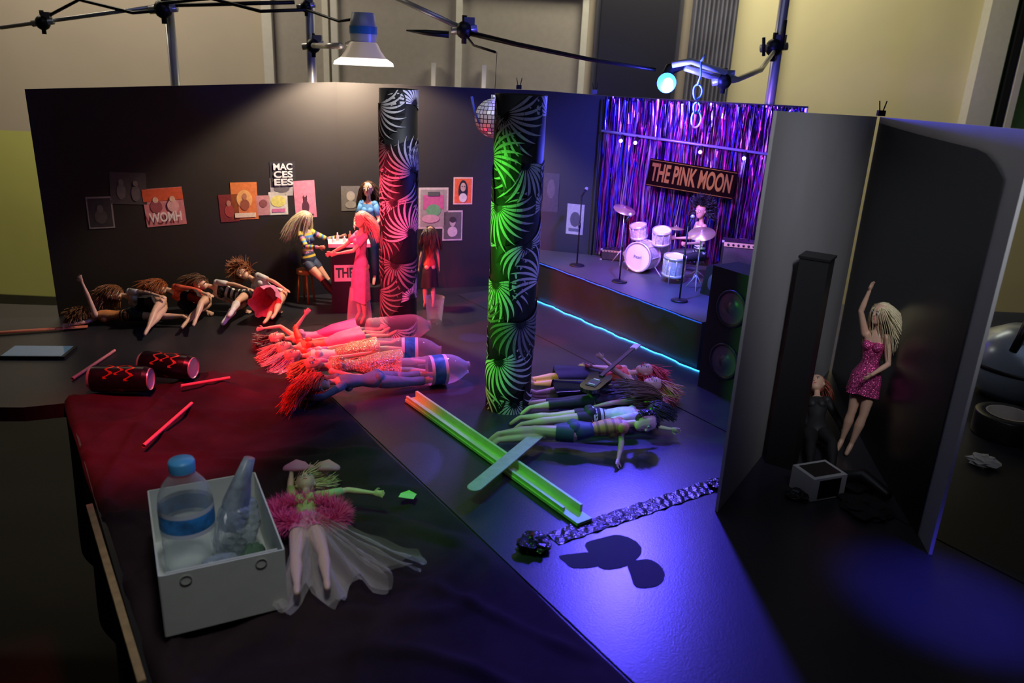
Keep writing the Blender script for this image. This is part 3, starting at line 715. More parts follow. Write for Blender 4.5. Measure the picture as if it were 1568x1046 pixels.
for (x,y,z) in((-.015,2.495,.605),(.21,2.48,.602),(.79,1.838,.604)):
    b=B(); b.box((x,y,z+.006),(.016,.010,.012),BLK); b.tube([(x-.004,y,z+.012),(x-.008,y,z+.032)],.0014,BLK,5); b.tube([(x+.004,y,z+.012),(x+.008,y,z+.032)],.0014,BLK,5); b.obj('binder_clip')
b=B(); c=V((-.412,2.15,.655))
b.lathe(c,[(.076,0),(.074,.008),(.058,.018)],mat('lamp_rim_glow',(.9,.85,.75),.4,emit=(1,.85,.68),es=2.6),36)
b.lathe(c,[(.058,.018),(.044,.036),(.036,.052),(.032,.056)],mat('lamp_shade_warm',(.60,.58,.55),.35,.1,emit=(1,.75,.5),es=.18),32)
b.lathe(c,[(.032,.056),(.034,.075),(.034,.092),(.028,.125),(0,.125)],mat('lamp_shade_grey',(.60,.66,.72),.35,.1),32)
b.lathe(c,[(.075,.001),(.073,.007),(.057,.017),(.043,.034),(.0,.04)],mat('lamp_inner',(.9,.85,.7),.4,emit=(1,.75,.45),es=.8),32)
b.sph(c+V((0,0,.020)),.016,mat('lamp_bulb',(1,.9,.7),.4,emit=(1,.8,.55),es=14),14,10)
b.lathe(c+V((0,0,.075)),[(.0348,0),(.0348,.018)],mat('lamp_label_blue',(.05,.25,.6),.4),24)
b.tube([c+V((.0,.0,.07)),c+V((-.05,.03,.05))],.005,CHR,8)
b.obj('clamp_desk_lamp',merge=False)
b=B(); c=V((.322,1.90,.651)); b.sph(c,.022,mat('blue_led_bulb',(.1,.2,1),.4,emit=(.04,.22,1),es=5),16,10); b.sph(c+V((0,-.014,0)),.0125,mat('blue_led_core',(.2,.5,1),.4,emit=(.35,.75,1),es=8),12,8)
b.tube([c+V((0,.014,.004)),c+V((.01,.03,.03)),c+V((.04,.02,.04))],[.016,.014,.008],BLK,12); b.obj('blue_led_lamp')

# ---------------------------------------------------------------- props, foreground
b=B(); O=V((-.396,.775,.0)); ex=V((.889,.458,0)); ey=V((-.492,.870,0)); ey=(ey-ex*ey.dot(ex)).normalized(); W_,L_,H_=.142,.21,.085; z0=.015
card=mat('white_card_box',(.78,.82,.74),.55,var=.04); RB=Matrix((ex,ey,V((0,0,1)))).transposed()
def bx(c,s): b.box(O+RB@V(c),s,card,RB)
bx((W_/2,L_/2,z0+.001),(W_,L_,.002)); bx((W_/2,0,z0+H_/2),(W_,.002,H_)); bx((W_/2,L_,z0+H_/2),(W_,.002,H_)); bx((0,L_/2,z0+H_/2),(.002,L_,H_)); bx((W_,L_/2,z0+H_/2),(.002,L_,H_))
bx((W_/2,.004,z0+H_/2+.001),(W_*.9,.002,H_*.98)); 
for x in(.028,W_-.028): b.lathe(O+RB@V((x,-.0012,z0+H_-.012)),[(.007,0),(.007,.0008),(.006,.0008)],mat('card_slot',(.35,.36,.32),.6),14,-ey); 
b.obj('open_card_box')
wat=clear('clear_pet',(.95,.96,1),.20,.03)
def bottle(b,c,ax,sc_=1,label=True,cap=True,zs=1.0,m=None):
    prof=[(.0,.002),(.022,.0),(.030,.004),(.0325,.012),(.0315,.020),(.0325,.028),(.0312,.036),(.0325,.044),(.0312,.052),(.0325,.060),(.0312,.068),(.0325,.076),(.0328,.082),(.0328,.128),(.0325,.136),(.031,.148),(.025,.165),(.016,.180),(.013,.186),(.013,.192)]
    b.lathe(c,[(r*sc_,z*sc_*zs) for r,z in prof],m or wat,32,ax)
    if label: b.lathe(c,[(r*sc_,z*sc_*zs) for r,z in((.0331,.084),(.0333,.092),(.0333,.120),(.0331,.128))],None,32,ax,bands=[mat('label_white',(.75,.8,.85),.4),mat('label_blue',(.03,.25,.6),.4,var=.5,vscale=60),mat('label_white',(.75,.8,.85),.4)])
    if cap: b.lathe(c,[(.0155*sc_,.188*sc_*zs),(.0158*sc_,.203*sc_*zs),(.0145*sc_,.207*sc_*zs),(0,.207*sc_*zs)],mat('cap_blue',(.10,.45,.85),.35),28,ax)
b=B(); cbt=O+RB@V((.042,.125,z0+.003)); bottle(b,cbt,(0,0,1),1.04,True,True,.76,clear('clear_bottle_pet',(.8,.92,.92),.24,.04)); b.obj('water_bottle')
bag=clear('bag_film',(.45,.55,.62),.5,.25); b=B()
def blob(c,r,m,amp,seed,n=30,k=20,zmin=None):
    vs=[];fs=[]
    for j in range(k+1):
        ph=math.pi*j/k
        for i in range(n):
            t=2*math.pi*i/n; q=1+amp*(math.sin(t*3+ph*4+seed)+.6*math.sin(t*7-ph*6+seed*2)+.5*math.sin(t*11+ph*13))
            p=V(c)+V((r[0]*math.sin(ph)*math.cos(t)*q,r[1]*math.sin(ph)*math.sin(t)*q,r[2]*math.cos(ph)*(1+.3*amp*math.sin(t*2))))
            if zmin is not None: p.z=max(zmin,p.z)
            vs.append(p)
    for j in range(k):
        for i in range(n): fs.append((j*n+i,j*n+(i+1)%n,(j+1)*n+(i+1)%n,(j+1)*n+i))
    b.add(vs,fs,m,False)
pb=O+RB@V((.104,.130,z0)); blob(pb+V((0,0,.05)),(.026,.048,.044),bag,.08,1.2)
b.tube([pb+V((-.005,.0,.055)),pb+V((.0,.005,.090)),pb+V((.008,.012,.120)),pb+V((.016,.02,.145))],[.030,.028,.018,.012],mat('grey_bag',(.30,.36,.40),.35,var=.3,vscale=80),12,flat=.6)
blob(O+RB@V((.072,.055,z0+.030)),(.028,.032,.026),bag,.10,2.2); blob(O+RB@V((.112,.06,z0+.033)),(.018,.028,.028),mat('green_scrap',(.08,.16,.09),.5),.12,4.)
b.obj('plastic_bag')
def can(c,ax,cols,nm):
    b=B(); ax=N(ax)
    m0=mat(nm+'_dark',cols[0],.3,.1,var=.4,vscale=150); m1=mat(nm+'_red',cols[1],.3,.3,var=.3,vscale=120)
    k=.95; kz=1.12
    pr=[(.0,.003),(.020,.003),(.0235,.0),(.028,.006),(.0285,.012),(.0285,.030),(.0285,.034),(.0285,.040),(.0285,.055),(.0285,.062),(.0285,.085),(.028,.096),(.024,.104),(.0235,.106),(.022,.104),(0,.103)]
    c=V(c)-ax*.055
    b.lathe(c,[(r*k,z*kz) for r,z in pr],m0,28,ax,bands=[CHR,CHR,CHR]+[m0]*9+[CHR]*3)
    h=V((0,0,1)); A=(h-ax*h.dot(ax)).normalized(); Bv=ax.cross(A)
    for zc,wd,th0 in((.038,.007,.2),(.056,.006,-.1),(.074,.007,.35)):
        for rep in range(2):
            vs=[];fs=[];n=14
            for i in range(n+1):
                t=-1.0+2.0*i/n+th0+rep*math.pi; zz=zc+.006*math.sin(i*1.3); w=wd*(.35+.65*abs(math.cos(i*.9)))
                for s in(-1,1): vs.append(c+ax*(zz+s*w/2)*kz+(A*math.cos(t)+Bv*math.sin(t))*.0288*k)
            for i in range(n): fs.append((2*i,2*i+1,2*i+3,2*i+2))
            b.add(vs,fs,m1)
    b.obj('energy_drink_can',merge=False)
can((-.795,1.490,.038),(.99,.10,0),((.008,.010,.014),(.50,.07,.02)),'can_a')
can((-.735,1.575,.038),(.95,-.12,0),((.008,.008,.012),(.60,.16,.08)),'can_b')
stw=mat('pink_straw',(.9,.25,.25),.4)
for a,c in(((-.930,1.557,.004),(-.926,1.735,.004)),((-.636,1.246,.018),(-.625,1.432,.018)),((-.680,1.515,.018),(-.600,1.575,.016))):
    b=B(); b.tube([a,c],.0035,stw,10,caps=False); b.obj('drinking_straw')
b=B(); R=frame((1,.12)); b.box((-1.085,1.70,.004),(.142,.072,.007),BLK,R); b.box((-1.085,1.70,.0078),(.128,.066,.0006),mat('phone_screen',(.05,.08,.12),.08,emit=(.15,.25,.35),es=.25,var=.3,vscale=40),R); b.obj('smartphone')
gw=mat('green_lit_wood_strip',(.62,.80,.30),.5,var=.08,vscale=50)  # cream wood with the green light mixed into its base colour
b=B(); p0=V((-.205,1.53,.002)); p1=V((.127,1.085,.002)); d=(p1-p0); dn=d.normalized(); sd=V((-dn.y,dn.x,0)); R=Matrix((dn,sd,V((0,0,1)))).transposed(); c=(p0+p1)/2
b.box(c+V((0,0,.0045)),(d.length,.030,.005),gw,R); b.box(c+sd*.0125-dn*.012+V((0,0,.012)),(d.length-.024,.005,.016),gw,R); b.box(c-sd*.010-dn*.02+V((0,0,.0095)),(d.length-.04,.005,.008),gw,R); b.obj('wood_angle_strip')
b=B(); p0=V((-.055,1.13,.026));p1=V((.075,1.375,.030)); d=p1-p0; dn=d.normalized(); sd=V((-dn.y,dn.x,0)); R=Matrix((dn,sd,dn.cross(sd))).transposed(); hw=.0125
out=[]
for i in range(9): a=math.pi/2+math.pi*i/8; out.append((-d.length/2+hw+math.cos(a)*hw,math.sin(a)*hw))
for i in range(9): a=-math.pi/2+math.pi*i/8; out.append((d.length/2-hw+math.cos(a)*hw,math.sin(a)*hw))
n=len(out); c=(p0+p1)/2
b.add([c+R@V((x,y,0)) for x,y in out]+[c+R@V((x,y,.002)) for x,y in out],[tuple(range(n-1,-1,-1)),tuple(range(n,2*n))]+[(i,(i+1)%n,n+(i+1)%n,n+i) for i in range(n)],mat('craft_stick_wood',(.60,.52,.45),.6,var=.1,vscale=70),False)
b.obj('wooden_craft_stick')
b=B(); b.add([(-.170,1.118,.016),(-.145,1.112,.017),(-.142,1.13,.016),(-.155,1.136,.019),(-.168,1.131,.016)],[(0,1,2,3,4)],mat('green_paper',(.5,.9,.3),.6),False); b.obj('paper_scrap')
gt=mat('black_gaffer_tape',(.012,.012,.014),.22,bump=.6,bscale=250)
b=B(); a=V((.075,1.040,.0));c=V((.385,1.245,0)); n=40; dn=(c-a).normalized(); sd=V((-dn.y,dn.x,0)); vs=[];fs=[]
for i in range(n+1):
    p=a.lerp(c,i/n); w=.0165+.0015*math.sin(i*1.7)
    for s in(-1,-.3,.3,1): vs.append(p+sd*w*s+V((0,0,.0035+.0009*math.sin(i*2.1+s*3)+.0006*math.sin(i*5+s))))
for i in range(n):
    for s in range(3): fs.append((4*i+s,4*i+4+s,4*i+5+s,4*i+1+s))
b.add(vs,fs,gt,False); b.obj('gaffer_tape_strip',recalc=False)
def crumple(name,c,r,m,seed,flat=.5,n=16,k=9):
    random.seed(seed); b=B(); vs=[];fs=[]
    for j in range(k+1):
        ph=math.pi*j/k
        for i in range(n):
            t=2*math.pi*i/n; q=rnd(.65,1.15); z=r*flat*math.cos(ph)*q
            vs.append((c[0]+r*math.sin(ph)*math.cos(t)*q,c[1]+r*math.sin(ph)*math.sin(t)*q,max(.0022,c[2]+r*flat+z)))
    for j in range(k):
        for i in range(n): fs.append((j*n+i,j*n+(i+1)%n,(j+1)*n+(i+1)%n,(j+1)*n+i))
    b.add(vs,fs,m,False); b.obj(name)
crumple('crumpled_tape',(.045,1.015,.002),.026,gt,3,.35)
crumple('crumpled_tape',(.362,1.226,.004),.014,gt,4,.3)
crumple('crumpled_tape',(.50,1.20,.002),.022,gt,5,.3)
crumple('crumpled_tissue',(.90,1.36,.0),.028,mat('tissue_white',(.7,.7,.7),.8),6,.35)
crumple('crumpled_black_fabric',(.60,1.17,.001),.045,BLKM,8,.16)
b=B(); b.tube([(.585,1.255,.014),(.620,1.240,.030),(.650,1.205,.014)],[.014,.012,.010],BLK,12,rnd_ends=True); b.box((.61,1.225,.010),(.05,.03,.016),BLK,Rz(.6)); b.obj('black_clamp_gear')
b=B(); pm=mat('satin_patch',(.030,.028,.030),.7,spec=.2)
for (cx,cy,rx,ry,a0) in((.165,1.015,.040,.045,.3),(.205,.965,.025,.040,1.1),(.12,.99,.035,.020,.2)):
    n=22; b.add([(cx+rx*math.cos(t)*(1+.15*math.sin(3*t+a0)),cy+ry*math.sin(t)*(1+.2*math.sin(2*t+a0)),.0022+.00012*cx*10) for t in [2*math.pi*i/n for i in range(n)]],[tuple(range(n))],pm,False)
b.obj('matte_dark_patch')  # slightly darker, rougher blobs lying on the card
b=B(); c=V((1.02,1.50,.002))
b.lathe(c,[(.038,0),(.060,0),(.062,.002),(.062,.046),(.060,.048),(.040,.048),(.038,.046),(.038,0)],mat('tape_roll_black',(.02,.02,.022),.35),40)
b.lathe(c,[(.0375,.0),(.0375,.0485),(.0425,.0485)],mat('tape_core',(.55,.50,.45),.6),40); b.obj('gaffer_tape_roll')
b=B(); c=V((1.17,1.72,.0)); hm=mat('silver_blue_shell',(.42,.50,.62),.25,.4)
b.lathe(c,[(0,.001),(.07,.001),(.105,.03),(.115,.07),(.108,.11),(.085,.145),(.05,.165),(0,.172)],hm,36); b.lathe(c,[(.112,.075),(.118,.080),(.112,.086)],BLK,36)
b.tube([c+V((-.07,-.06,.13)),c+V((-.05,-.05,.19)),c+V((.04,.02,.20)),c+V((.07,.05,.14))],.009,BLK,8); b.obj('kettle')
RC=frame((.435,.698)); b=B(); b.box((.512,1.332,.195),(.048,.048,.39),mat('charcoal_box',(.018,.018,.020),.5),RC); b.box((.512,1.332,.392),(.052,.052,.004),BLK,RC); b.obj('black_card_column')
b=B(); RW=frame((.9,.35)); c=V((.538,1.225,.024)); b.box(c,(.070,.055,.042),WHT,RW); b.box(c+V((0,0,.0218)),(.055,.040,.001),BLK,RW); b.box(c+RW@V((0,-.0282,0)),(.045,.001,.034),gt,RW); b.box(c+RW@V((.0355,0,0)),(.001,.040,.034),gt,RW); b.obj('taped_white_box')
b=B(); b.lathe((-.215,2.075,.0005),[(0,0),(.020,0),(.026,.06),(.027,.07)],clear('clear_cup',(.9,.85,.9),.3,.08),24); b.obj('clear_cup')
b=B(); b.lathe((-.412,2.035,.0005),[(0,0),(.034,0),(.033,.02),(.028,.07),(.024,.10)],clear('clear_cup'),24); b.obj('clear_bottle_stand')
b=B(); x,y=-.70,.80
b.cyl((x,y,FZ+.3),(x,y,.02),.020,BLK,n=16); b.cyl((x,y,.02),(x,y,.06),.028,BLK,n=16); b.cyl((x,y,.06),(x,y,.30),.012,CHR,n=16); b.cyl((x,y,.13),(x,y,.17),.022,BLK,n=16)
b.cyl((x,y,.15),(x-.06,y,.16),.008,BLK,n=8)
for i in range(3):
    a=i*2.09+1; b.cyl((x,y,FZ+.45),(x+.4*math.cos(a),y+.4*math.sin(a),FZ+.012),.011,BLK,n=8)
b.obj('tripod_stand')
b=B(); b.tube([(-1.62,2.2,.62),(-1.50,2.1,.3),(-1.43,2.0,.1),(-1.47,1.95,.015),(-1.5,1.9,.008)],.005,BLK,6); b.box((-1.57,2.2,.56),(.03,.03,.12),BLK); b.obj('power_cable')
# miniature electric guitar lying across the right-hand dolls
b=B(); p0=V((.172,1.505,.070)); p1=V((.272,1.680,.084)); dn=(p1-p0).normalized(); sd=N(V((0,0,1)).cross(dn)); up_=dn.cross(sd)*-1
if up_.z<0: up_=-up_
gbk=mat('guitar_black_gloss',(.012,.012,.015),.12); n=32; prof=[]
for i in range(n):
    t=2*math.pi*i/n; lx=math.cos(t)*.040; w=.028*(1+.22*math.cos(2*t))*math.sin(t); 
    if lx>.012: w*=1.0+ (0.25 if math.sin(t)>0 else .05)
    prof.append((lx+(.012 if (.3<t<1.2 or 5.1<t<6.0) else 0),w))
vs=[p0+dn*x+sd*y-up_*.004 for x,y in prof]+[p0+dn*x+sd*y+up_*.004 for x,y in prof]
b.add(vs,[tuple(range(n-1,-1,-1)),tuple(range(n,2*n))]+[(i,(i+1)%n,n+(i+1)%n,n+i) for i in range(n)],gbk,False)
RG=Matrix((dn,sd,up_)).transposed()
b.box((p0+dn*.03+p1)/2+up_*.0055,((p1-p0).length-.03,.0085,.003),mat('guitar_neck',(.06,.03,.02),.4),RG)
b.box(p1+dn*.012+up_*.005,(.028,.015,.003),mat('guitar_headstock',(.80,.78,.72),.4),RG)
b.box(p0-dn*.006+up_*.0047,(.030,.022,.0008),mat('pickguard_dark',(.06,.06,.06),.3),RG)
for k in(-.014,.010): b.box(p0+dn*k+up_*.0056,(.003,.014,.0012),CHR,RG)
b.obj('miniature_electric_guitar')

# ---------------------------------------------------------------- DOLLS
def cmat(n,c,r=.6,**k): return mat('fabric_'+n,c,r,var=.15,vscale=90,**k)
white=cmat('white',(.75,.73,.72)); red=cmat('red',(.75,.10,.05)); denim=cmat('denim',(.05,.07,.13)); blackf=cmat('black',(.02,.02,.022)); pinkf=cmat('pink',(.85,.25,.45)); blue=cmat('blue',(.12,.36,.70)); yel_=cmat('yellow',(.85,.6,.08)); brown=cmat('orange_brown',(.65,.25,.08)); brown2=cmat('dark_brown',(.35,.12,.05)); hotp=cmat('hotpink',(.9,.06,.35)); den2=cmat('denim_light',(.15,.25,.35))
gold=glitter('glitter_gold',(.8,.55,.35)); pg=glitter('glitter_pink',(.9,.12,.40),1200); blkshine=mat('black_vinyl',(.015,.015,.02),.15)
doll('fashion_doll',(-.985,1.940,.03),h=(-.95,-.10,.0),f=(.1,-.3,-1),aL=((-.3,.1,1),(-.3,.0,1)),aR=((-.3,-.9,-.1),(-.6,-.6,0)),hair=(.22,.10,.04),fall=(.4,-.9,-.3),hl=.055,hs=.3,clothes=[('top',brown,.0,.072),('pants',blackf,.5)])
doll('fashion_doll',(-.920,1.975,.03),h=(-.85,.05,.15),f=(.0,-1,-.5),tL=((.15,-1,-.1),(.1,-.9,-.4)),tR=((.3,-1,0),(.0,-1,-.2)),hair=(.25,.10,.04),fall=(-.2,-.9,-.5),hl=.05,hs=.3,clothes=[('top',white,.02,.076),('sleeve',white,.5),('skirt',blackf,.055,.006)])
doll('fashion_doll',(-.820,2.020,.03),h=(-.88,-.05,.25),f=(.0,-1,-.6),tL=((.15,-1,.1),(.1,-.9,-.4)),tR=((.0,-1,0),(-.1,-1,-.2)),hair=(.30,.08,.02),fall=(-.3,-.8,-.5),hl=.055,hs=.3,clothes=[('top',red,.0,.078),('sleeve',red,1.6),('skirt',blackf,.05,.008)])
doll('fashion_doll',(-.730,2.065,.03),h=(-.9,.02,.25),f=(.0,-1,-.3),tL=((.0,-1,.05),(.05,-1,-.2)),tR=((-.1,-1,0),(-.05,-1,-.2)),hair=(.12,.06,.03),fall=(-.5,-.6,-.4),hl=.045,hs=.3,clothes=[('top',[white,blackf],.0,.078),('sleeve',white,.6),('pants',blackf,.35),('boots',white,1.3)])
doll('fashion_doll',(-.640,2.085,.035),h=(-.8,.2,.42),f=(.1,-1,-.3),tL=((.15,-1,-.05),(.1,-1,-.2)),tR=((.0,-1,0),(.05,-1,-.2)),hair=(.34,.13,.05),fall=(-.7,-.3,.1),hl=.035,hs=.9,hn=260,clothes=[('top',white,.0,.078),('sleeve',white,.6),('skirt',pinkf,.095,.018)])
st_=[yel_,denim,pinkf,yel_,blue]
doll('fashion_doll',(-.585,2.200,.115),h=(-.15,0,1),f=(.75,-.66,0),up=(-.02,-.05,1),aL=((.75,.1,-.35),(.9,-.1,.25)),aR=((.5,-.6,-.6),(.9,-.3,.1)),tL=((.62,-.10,-.75),(.55,-.1,-.8)),tR=((.70,-.28,-.60),(.65,-.15,-.75)),hair=(.88,.72,.45),fall=(-.35,-.05,-1),hl=.075,hs=.14,hn=300,
     clothes=[('top',st_,.010,.080),('sleeve',st_,1.9),('pants',denim,.35,.002),('boots',blackf,1.05)])
doll('bartender_doll',(-.425,2.255,.2),f=(-.15,-1,0),aL=((.3,-.2,-1),(-.2,-.9,-.2)),aR=((-.4,-.2,-1),(.1,-.9,-.3)),ground=.046,hair=(.10,.05,.03),fall=(0,.2,-1),hl=.075,hs=.1,clothes=[('top',blue,.0,.078),('sleeve',blue,.7),('pants',denim,1.9)])
doll('fashion_doll',(-.405,2.030,.15),f=(-.75,-.6,0),up=(.05,.0,1),aL=((-.5,-.4,-.6),(-.9,-.3,-.15)),aR=((-.65,-.1,-.6),(-.85,.1,-.5)),ground=.002,hair=(.85,.40,.35),fall=(.3,.2,-1),hl=.06,hs=.15,clothes=[('top',pinkf,-.01,.078),('sleeve',pinkf,.6),('skirt',pinkf,.12,.002)])
doll('fashion_doll',(-.243,2.190,.15),f=(-.3,1,0),S=.80,ground=0,hair=(.03,.02,.02),fall=(.0,-.2,-1),hl=.07,clothes=[('top',red,-.01,.078),('skirt',blackf,.10,.006)])
CH=(-.92,-.40,0)
doll('fashion_doll',(-.460,1.860,.03),h=CH,f=(0,0,1),aL=((-.5,.3,.2),(-.8,-.5,0)),hair=(.12,.02,.02),fall=(-1,-.3,-.2),hl=.04,hs=.5,hn=260,clothes=[('top',pinkf,-.01,.078),('skirt',hotp,.10,.01)])
doll('fashion_doll',(-.425,1.795,.04),h=CH,f=(.1,-.3,1),aL=((-.3,.5,.3),(.4,.4,.6)),hair=(.80,.30,.25),fall=(-.6,-.7,-.4),hl=.05,hs=.25,clothes=[('top',red,-.01,.078),('sleeve',red,1.2),('skirt',pinkf,.09,.012)])
doll('fashion_doll',(-.385,1.730,.04),h=(-.96,-.25,0),f=(0,-.2,1),hair=(.85,.50,.50),fall=(-.7,-.6,-.4),hl=.055,hs=.25,clothes=[('top',white,-.01,.078),('sleeve',pinkf,.8),('skirt',gold,.10,.012)])
doll('fashion_doll',(-.320,1.660,.04),h=(-.97,-.22,.05),f=(0,-.5,1),hair=(.85,.35,.10),fall=(-.6,-.6,-.4),hl=.045,hs=.3,clothes=[('top',gold,-.01,.078),('skirt',gold,.10,.010)])
doll('fashion_doll',(-.285,1.560,.04),h=(-.86,-.48,.10),f=(0,.1,-1),look=(-.3,-.8,-.4),aL=((-.7,-.6,-.3),(-.9,-.1,-.1)),aR=((-.3,.4,-.2),(-.9,.2,0)),hair=(.85,.07,.03),fall=(-.10,-1,-.2),hl=.095,hs=.12,hn=280,clothes=[('top',den2,-.01,.080),('sleeve',den2,1.8),('pants',den2,1.5)])
for (c,ax) in(((-.325,1.720,.036),(.98,.15,0)),((-.245,1.595,.036),(.93,.36,0)),((-.36,1.865,.036),(.90,.42,.0))):
    b=B(); bottle(b,V(c),ax,1.0,c[0]>-.33,False,.85); b.obj('clear_plastic_bottle')
def legs(sp=.1): return dict(tL=((-1,sp-.1,-.1),(-1,sp*.5-.1,-.05)),tR=((-1,-sp-.15,0),(-1,-.1-sp*.3,-.12)))
doll('fashion_doll',(.128,1.345,.04),h=(.96,.10,.16),f=(.1,-.15,-1),S=1.08,look=(.3,-1,-.5),aL=((.05,-.85,-.35),(-.22,-.95,-.35)),aR=((.3,.8,-.2),(.9,.3,0)),hair=(.03,.02,.02),fall=(.3,.4,-.6),hl=.015,hn=200,clothes=[('top',[brown,brown2,brown],.03,.079),('sleeve',brown,.7),('pants',denim,.45,.003)],tL=((-.95,-.25,-.1),(-1,-.15,-.1)),tR=((-1,.12,0),(-.9,-.1,-.1)))
doll('fashion_doll',(.165,1.430,.045),h=(.97,.06,.10),f=(.0,-.1,-1),S=1.04,aL=((.6,-.6,-.3),(.9,-.3,0)),hair=(.03,.02,.02),fall=(.8,.2,-.6),hl=.025,hn=200,clothes=[('top',white,.0,.079),('sleeve',white,1.0),('pants',blackf,.4)],**legs(.08))
doll('fashion_doll',(.175,1.505,.05),h=(.97,.10,.05),f=(.0,-.3,-1),hair=(.16,.08,.04),fall=(-.9,-.3,.05),hl=.085,hs=.12,hn=320,clothes=[('top',blackf,.0,.079),('pants',blackf,1.4)],**legs(.1))
doll('fashion_doll',(.190,1.580,.05),h=(.97,.15,.10),f=(.0,-.3,1),hair=(.65,.22,.10),fall=(.5,-.7,-.2),hl=.055,hs=.3,hn=280,aR=((-.6,-.3,.5),(-.8,.2,.6)),clothes=[('top',blkshine,-.01,.079),('skirt',blkshine,.12,.006)],**legs(.1))
doll('fashion_doll',(.185,1.655,.05),h=(.96,.20,.10),f=(.0,-.3,1),hair=(.80,.12,.10),fall=(.3,-.8,-.1),hl=.055,hs=.4,hn=280,aL=((-.8,0,.4),(-1,0,.1)),clothes=[('top',red,-.01,.079),('skirt',blackf,.11,.008)],**legs(.05))
doll('fashion_doll',(-.285,.995,.03),h=(-.25,.96,.0),f=(-.05,-.1,1),tL=((.42,-.9,0),(.30,-.95,-.02)),tR=((.20,-.95,0),(.28,-.95,-.02)),toe=(.25,-.9,.2),aL=((.8,.5,0),(.8,-.1,0)),aR=((-.3,.8,0),(-.2,.9,.1)),ground=.012,hair=(.80,.62,.35),fall=(.3,.7,-.1),hl=.045,hs=.3,hn=280,skin=mat('doll_skin_pale',(.80,.56,.42),.4),clothes=[('top',mat('lime_top',(.45,.7,.2),.5),.02,.079),('sleeve',mat('lime_top',(.45,.7,.2),.5),.8),('pants',pinkf,.2)])
random.seed(5)
b=B(); c0=V((-.290,1.020,.038)); pf=mat('pink_fluff',(.95,.14,.38),.7)
for i in range(4200):
    a=rnd(0,6.28); t=V((math.cos(a)*.046,math.sin(a)*.028,0)); d_=N((rnd(-1,1)+math.cos(a)*.6,rnd(-1,1),rnd(-.6,1))); p=c0+t+d_*.007; q=p+d_*rnd(.012,.024); s_=d_.cross(V((rnd(-1,1),rnd(-1,1),rnd(-1,1)))).normalized()*.0008
    if q.z<.016: q.z=.016
    b.add([p-s_,p+s_,q],[(0,1,2)],pf,False)
b.obj('pink_feather_boa',recalc=False,merge=False)
tul=clear('tulle_net',(.75,.68,.62),.24,.9)
for lay in range(2):
    b=B(); vs=[];fs=[]; nr,na=18,60; ctr=V((-.290,1.010,.034))
    for j in range(nr+1):
        for i in range(na+1):
            a=math.radians(-88+ (64 if lay==0 else 72)*i/na); rr=.012+(.158+.02*math.sin(i*.35+lay))*j/nr
            z=.034*(1-j/nr)**1.3+.016+.012*(j/nr)*math.sin(i*.6+lay*2)+.003*math.sin(i*1.5+j)*(j/nr)
            vs.append(ctr+V((math.cos(a)*rr*1.05,math.sin(a)*rr,0))+V((0,0,max(.014,z)-.034+.004*lay)))
    for j in range(nr):
        for i in range(na): fs.append((j*(na+1)+i,(j+1)*(na+1)+i,(j+1)*(na+1)+i+1,j*(na+1)+i+1))
    b.add(vs,fs,tul); b.obj('tulle_skirt',recalc=False)
b=B(); bp=mat('pink_bow',(.9,.35,.6),.5); bc=V((-.318,1.158,.036))
for s in(-1,1): b.tube([bc,bc+V((s*.012,.001*s,.006)),bc+V((s*.026,.003*s,.008)),bc+V((s*.038,.004*s,.004))],[.003,.012,.016,.010],bp,12,flat=.45,rnd_ends=True)
b.sph(bc+V((0,-.003,.003)),.007,bp,10,8)
b.obj('hair_bow')
doll('fashion_doll',(.662,1.385,.15),f=(-.62,-.78,0),up=(.03,.02,1),look=(-.9,-.35,0),hup=(.1,0,1),aR=((-.35,-.05,.9),(.15,-.1,1)),aL=((.1,-.35,-1),(-.75,-.35,-.35)),ground=.002,hair=(.90,.74,.46),fall=(.20,.02,-1),hl=.11,hs=.09,hn=520,tL=((-.10,-.10,-1),(-.18,.0,-1)),tR=((-.08,-.05,-1),(-.10,.05,-1)),clothes=[('top',pg,-.016,.068),('skirt',pg,.058,.003)])
doll('fashion_doll',(.605,1.425,.04),h=(.22,.85,.48),f=(-.3,-.45,.8),look=(-.5,-.8,.2),tL=((-.1,-.9,.15),(-.2,-.7,-.3)),tR=((-.3,-.8,.12),(-.25,-.8,-.25)),aL=((.3,-.4,-.5),(-.2,-.9,0)),aR=((-.2,-.5,-.4),(.1,-.9,-.1)),ground=.002,hair=(.45,.12,.08),fall=(0,.2,-1),hl=.05,clothes=[('top',blackf,-.01,.08),('sleeve',blackf,2),('pants',blackf,2)])
doll('drummer_doll',(.520,2.235,.192),f=(-.95,-.28,0),up=(-.08,-.03,1),look=(-.8,-.6,0),ground=None,skin=mat('doll_skin_tan',(.50,.28,.18),.45),tL=((-.8,-.55,-.05),(-.1,.0,-1)),tR=((-.75,.35,-.05),(-.15,.05,-1)),aL=((-.2,-.35,-.9),(-.85,-.3,.0)),aR=((-.25,.3,-.9),(-.85,.2,-.1)),hair=(.012,.012,.015),afro=True,hl=.034,hn=420,clothes=[('top',white,.0,.079),('pants',blackf,1.95)])

for o in list(COL.objects):
    if o.parent is None: o.location.z+=TZ

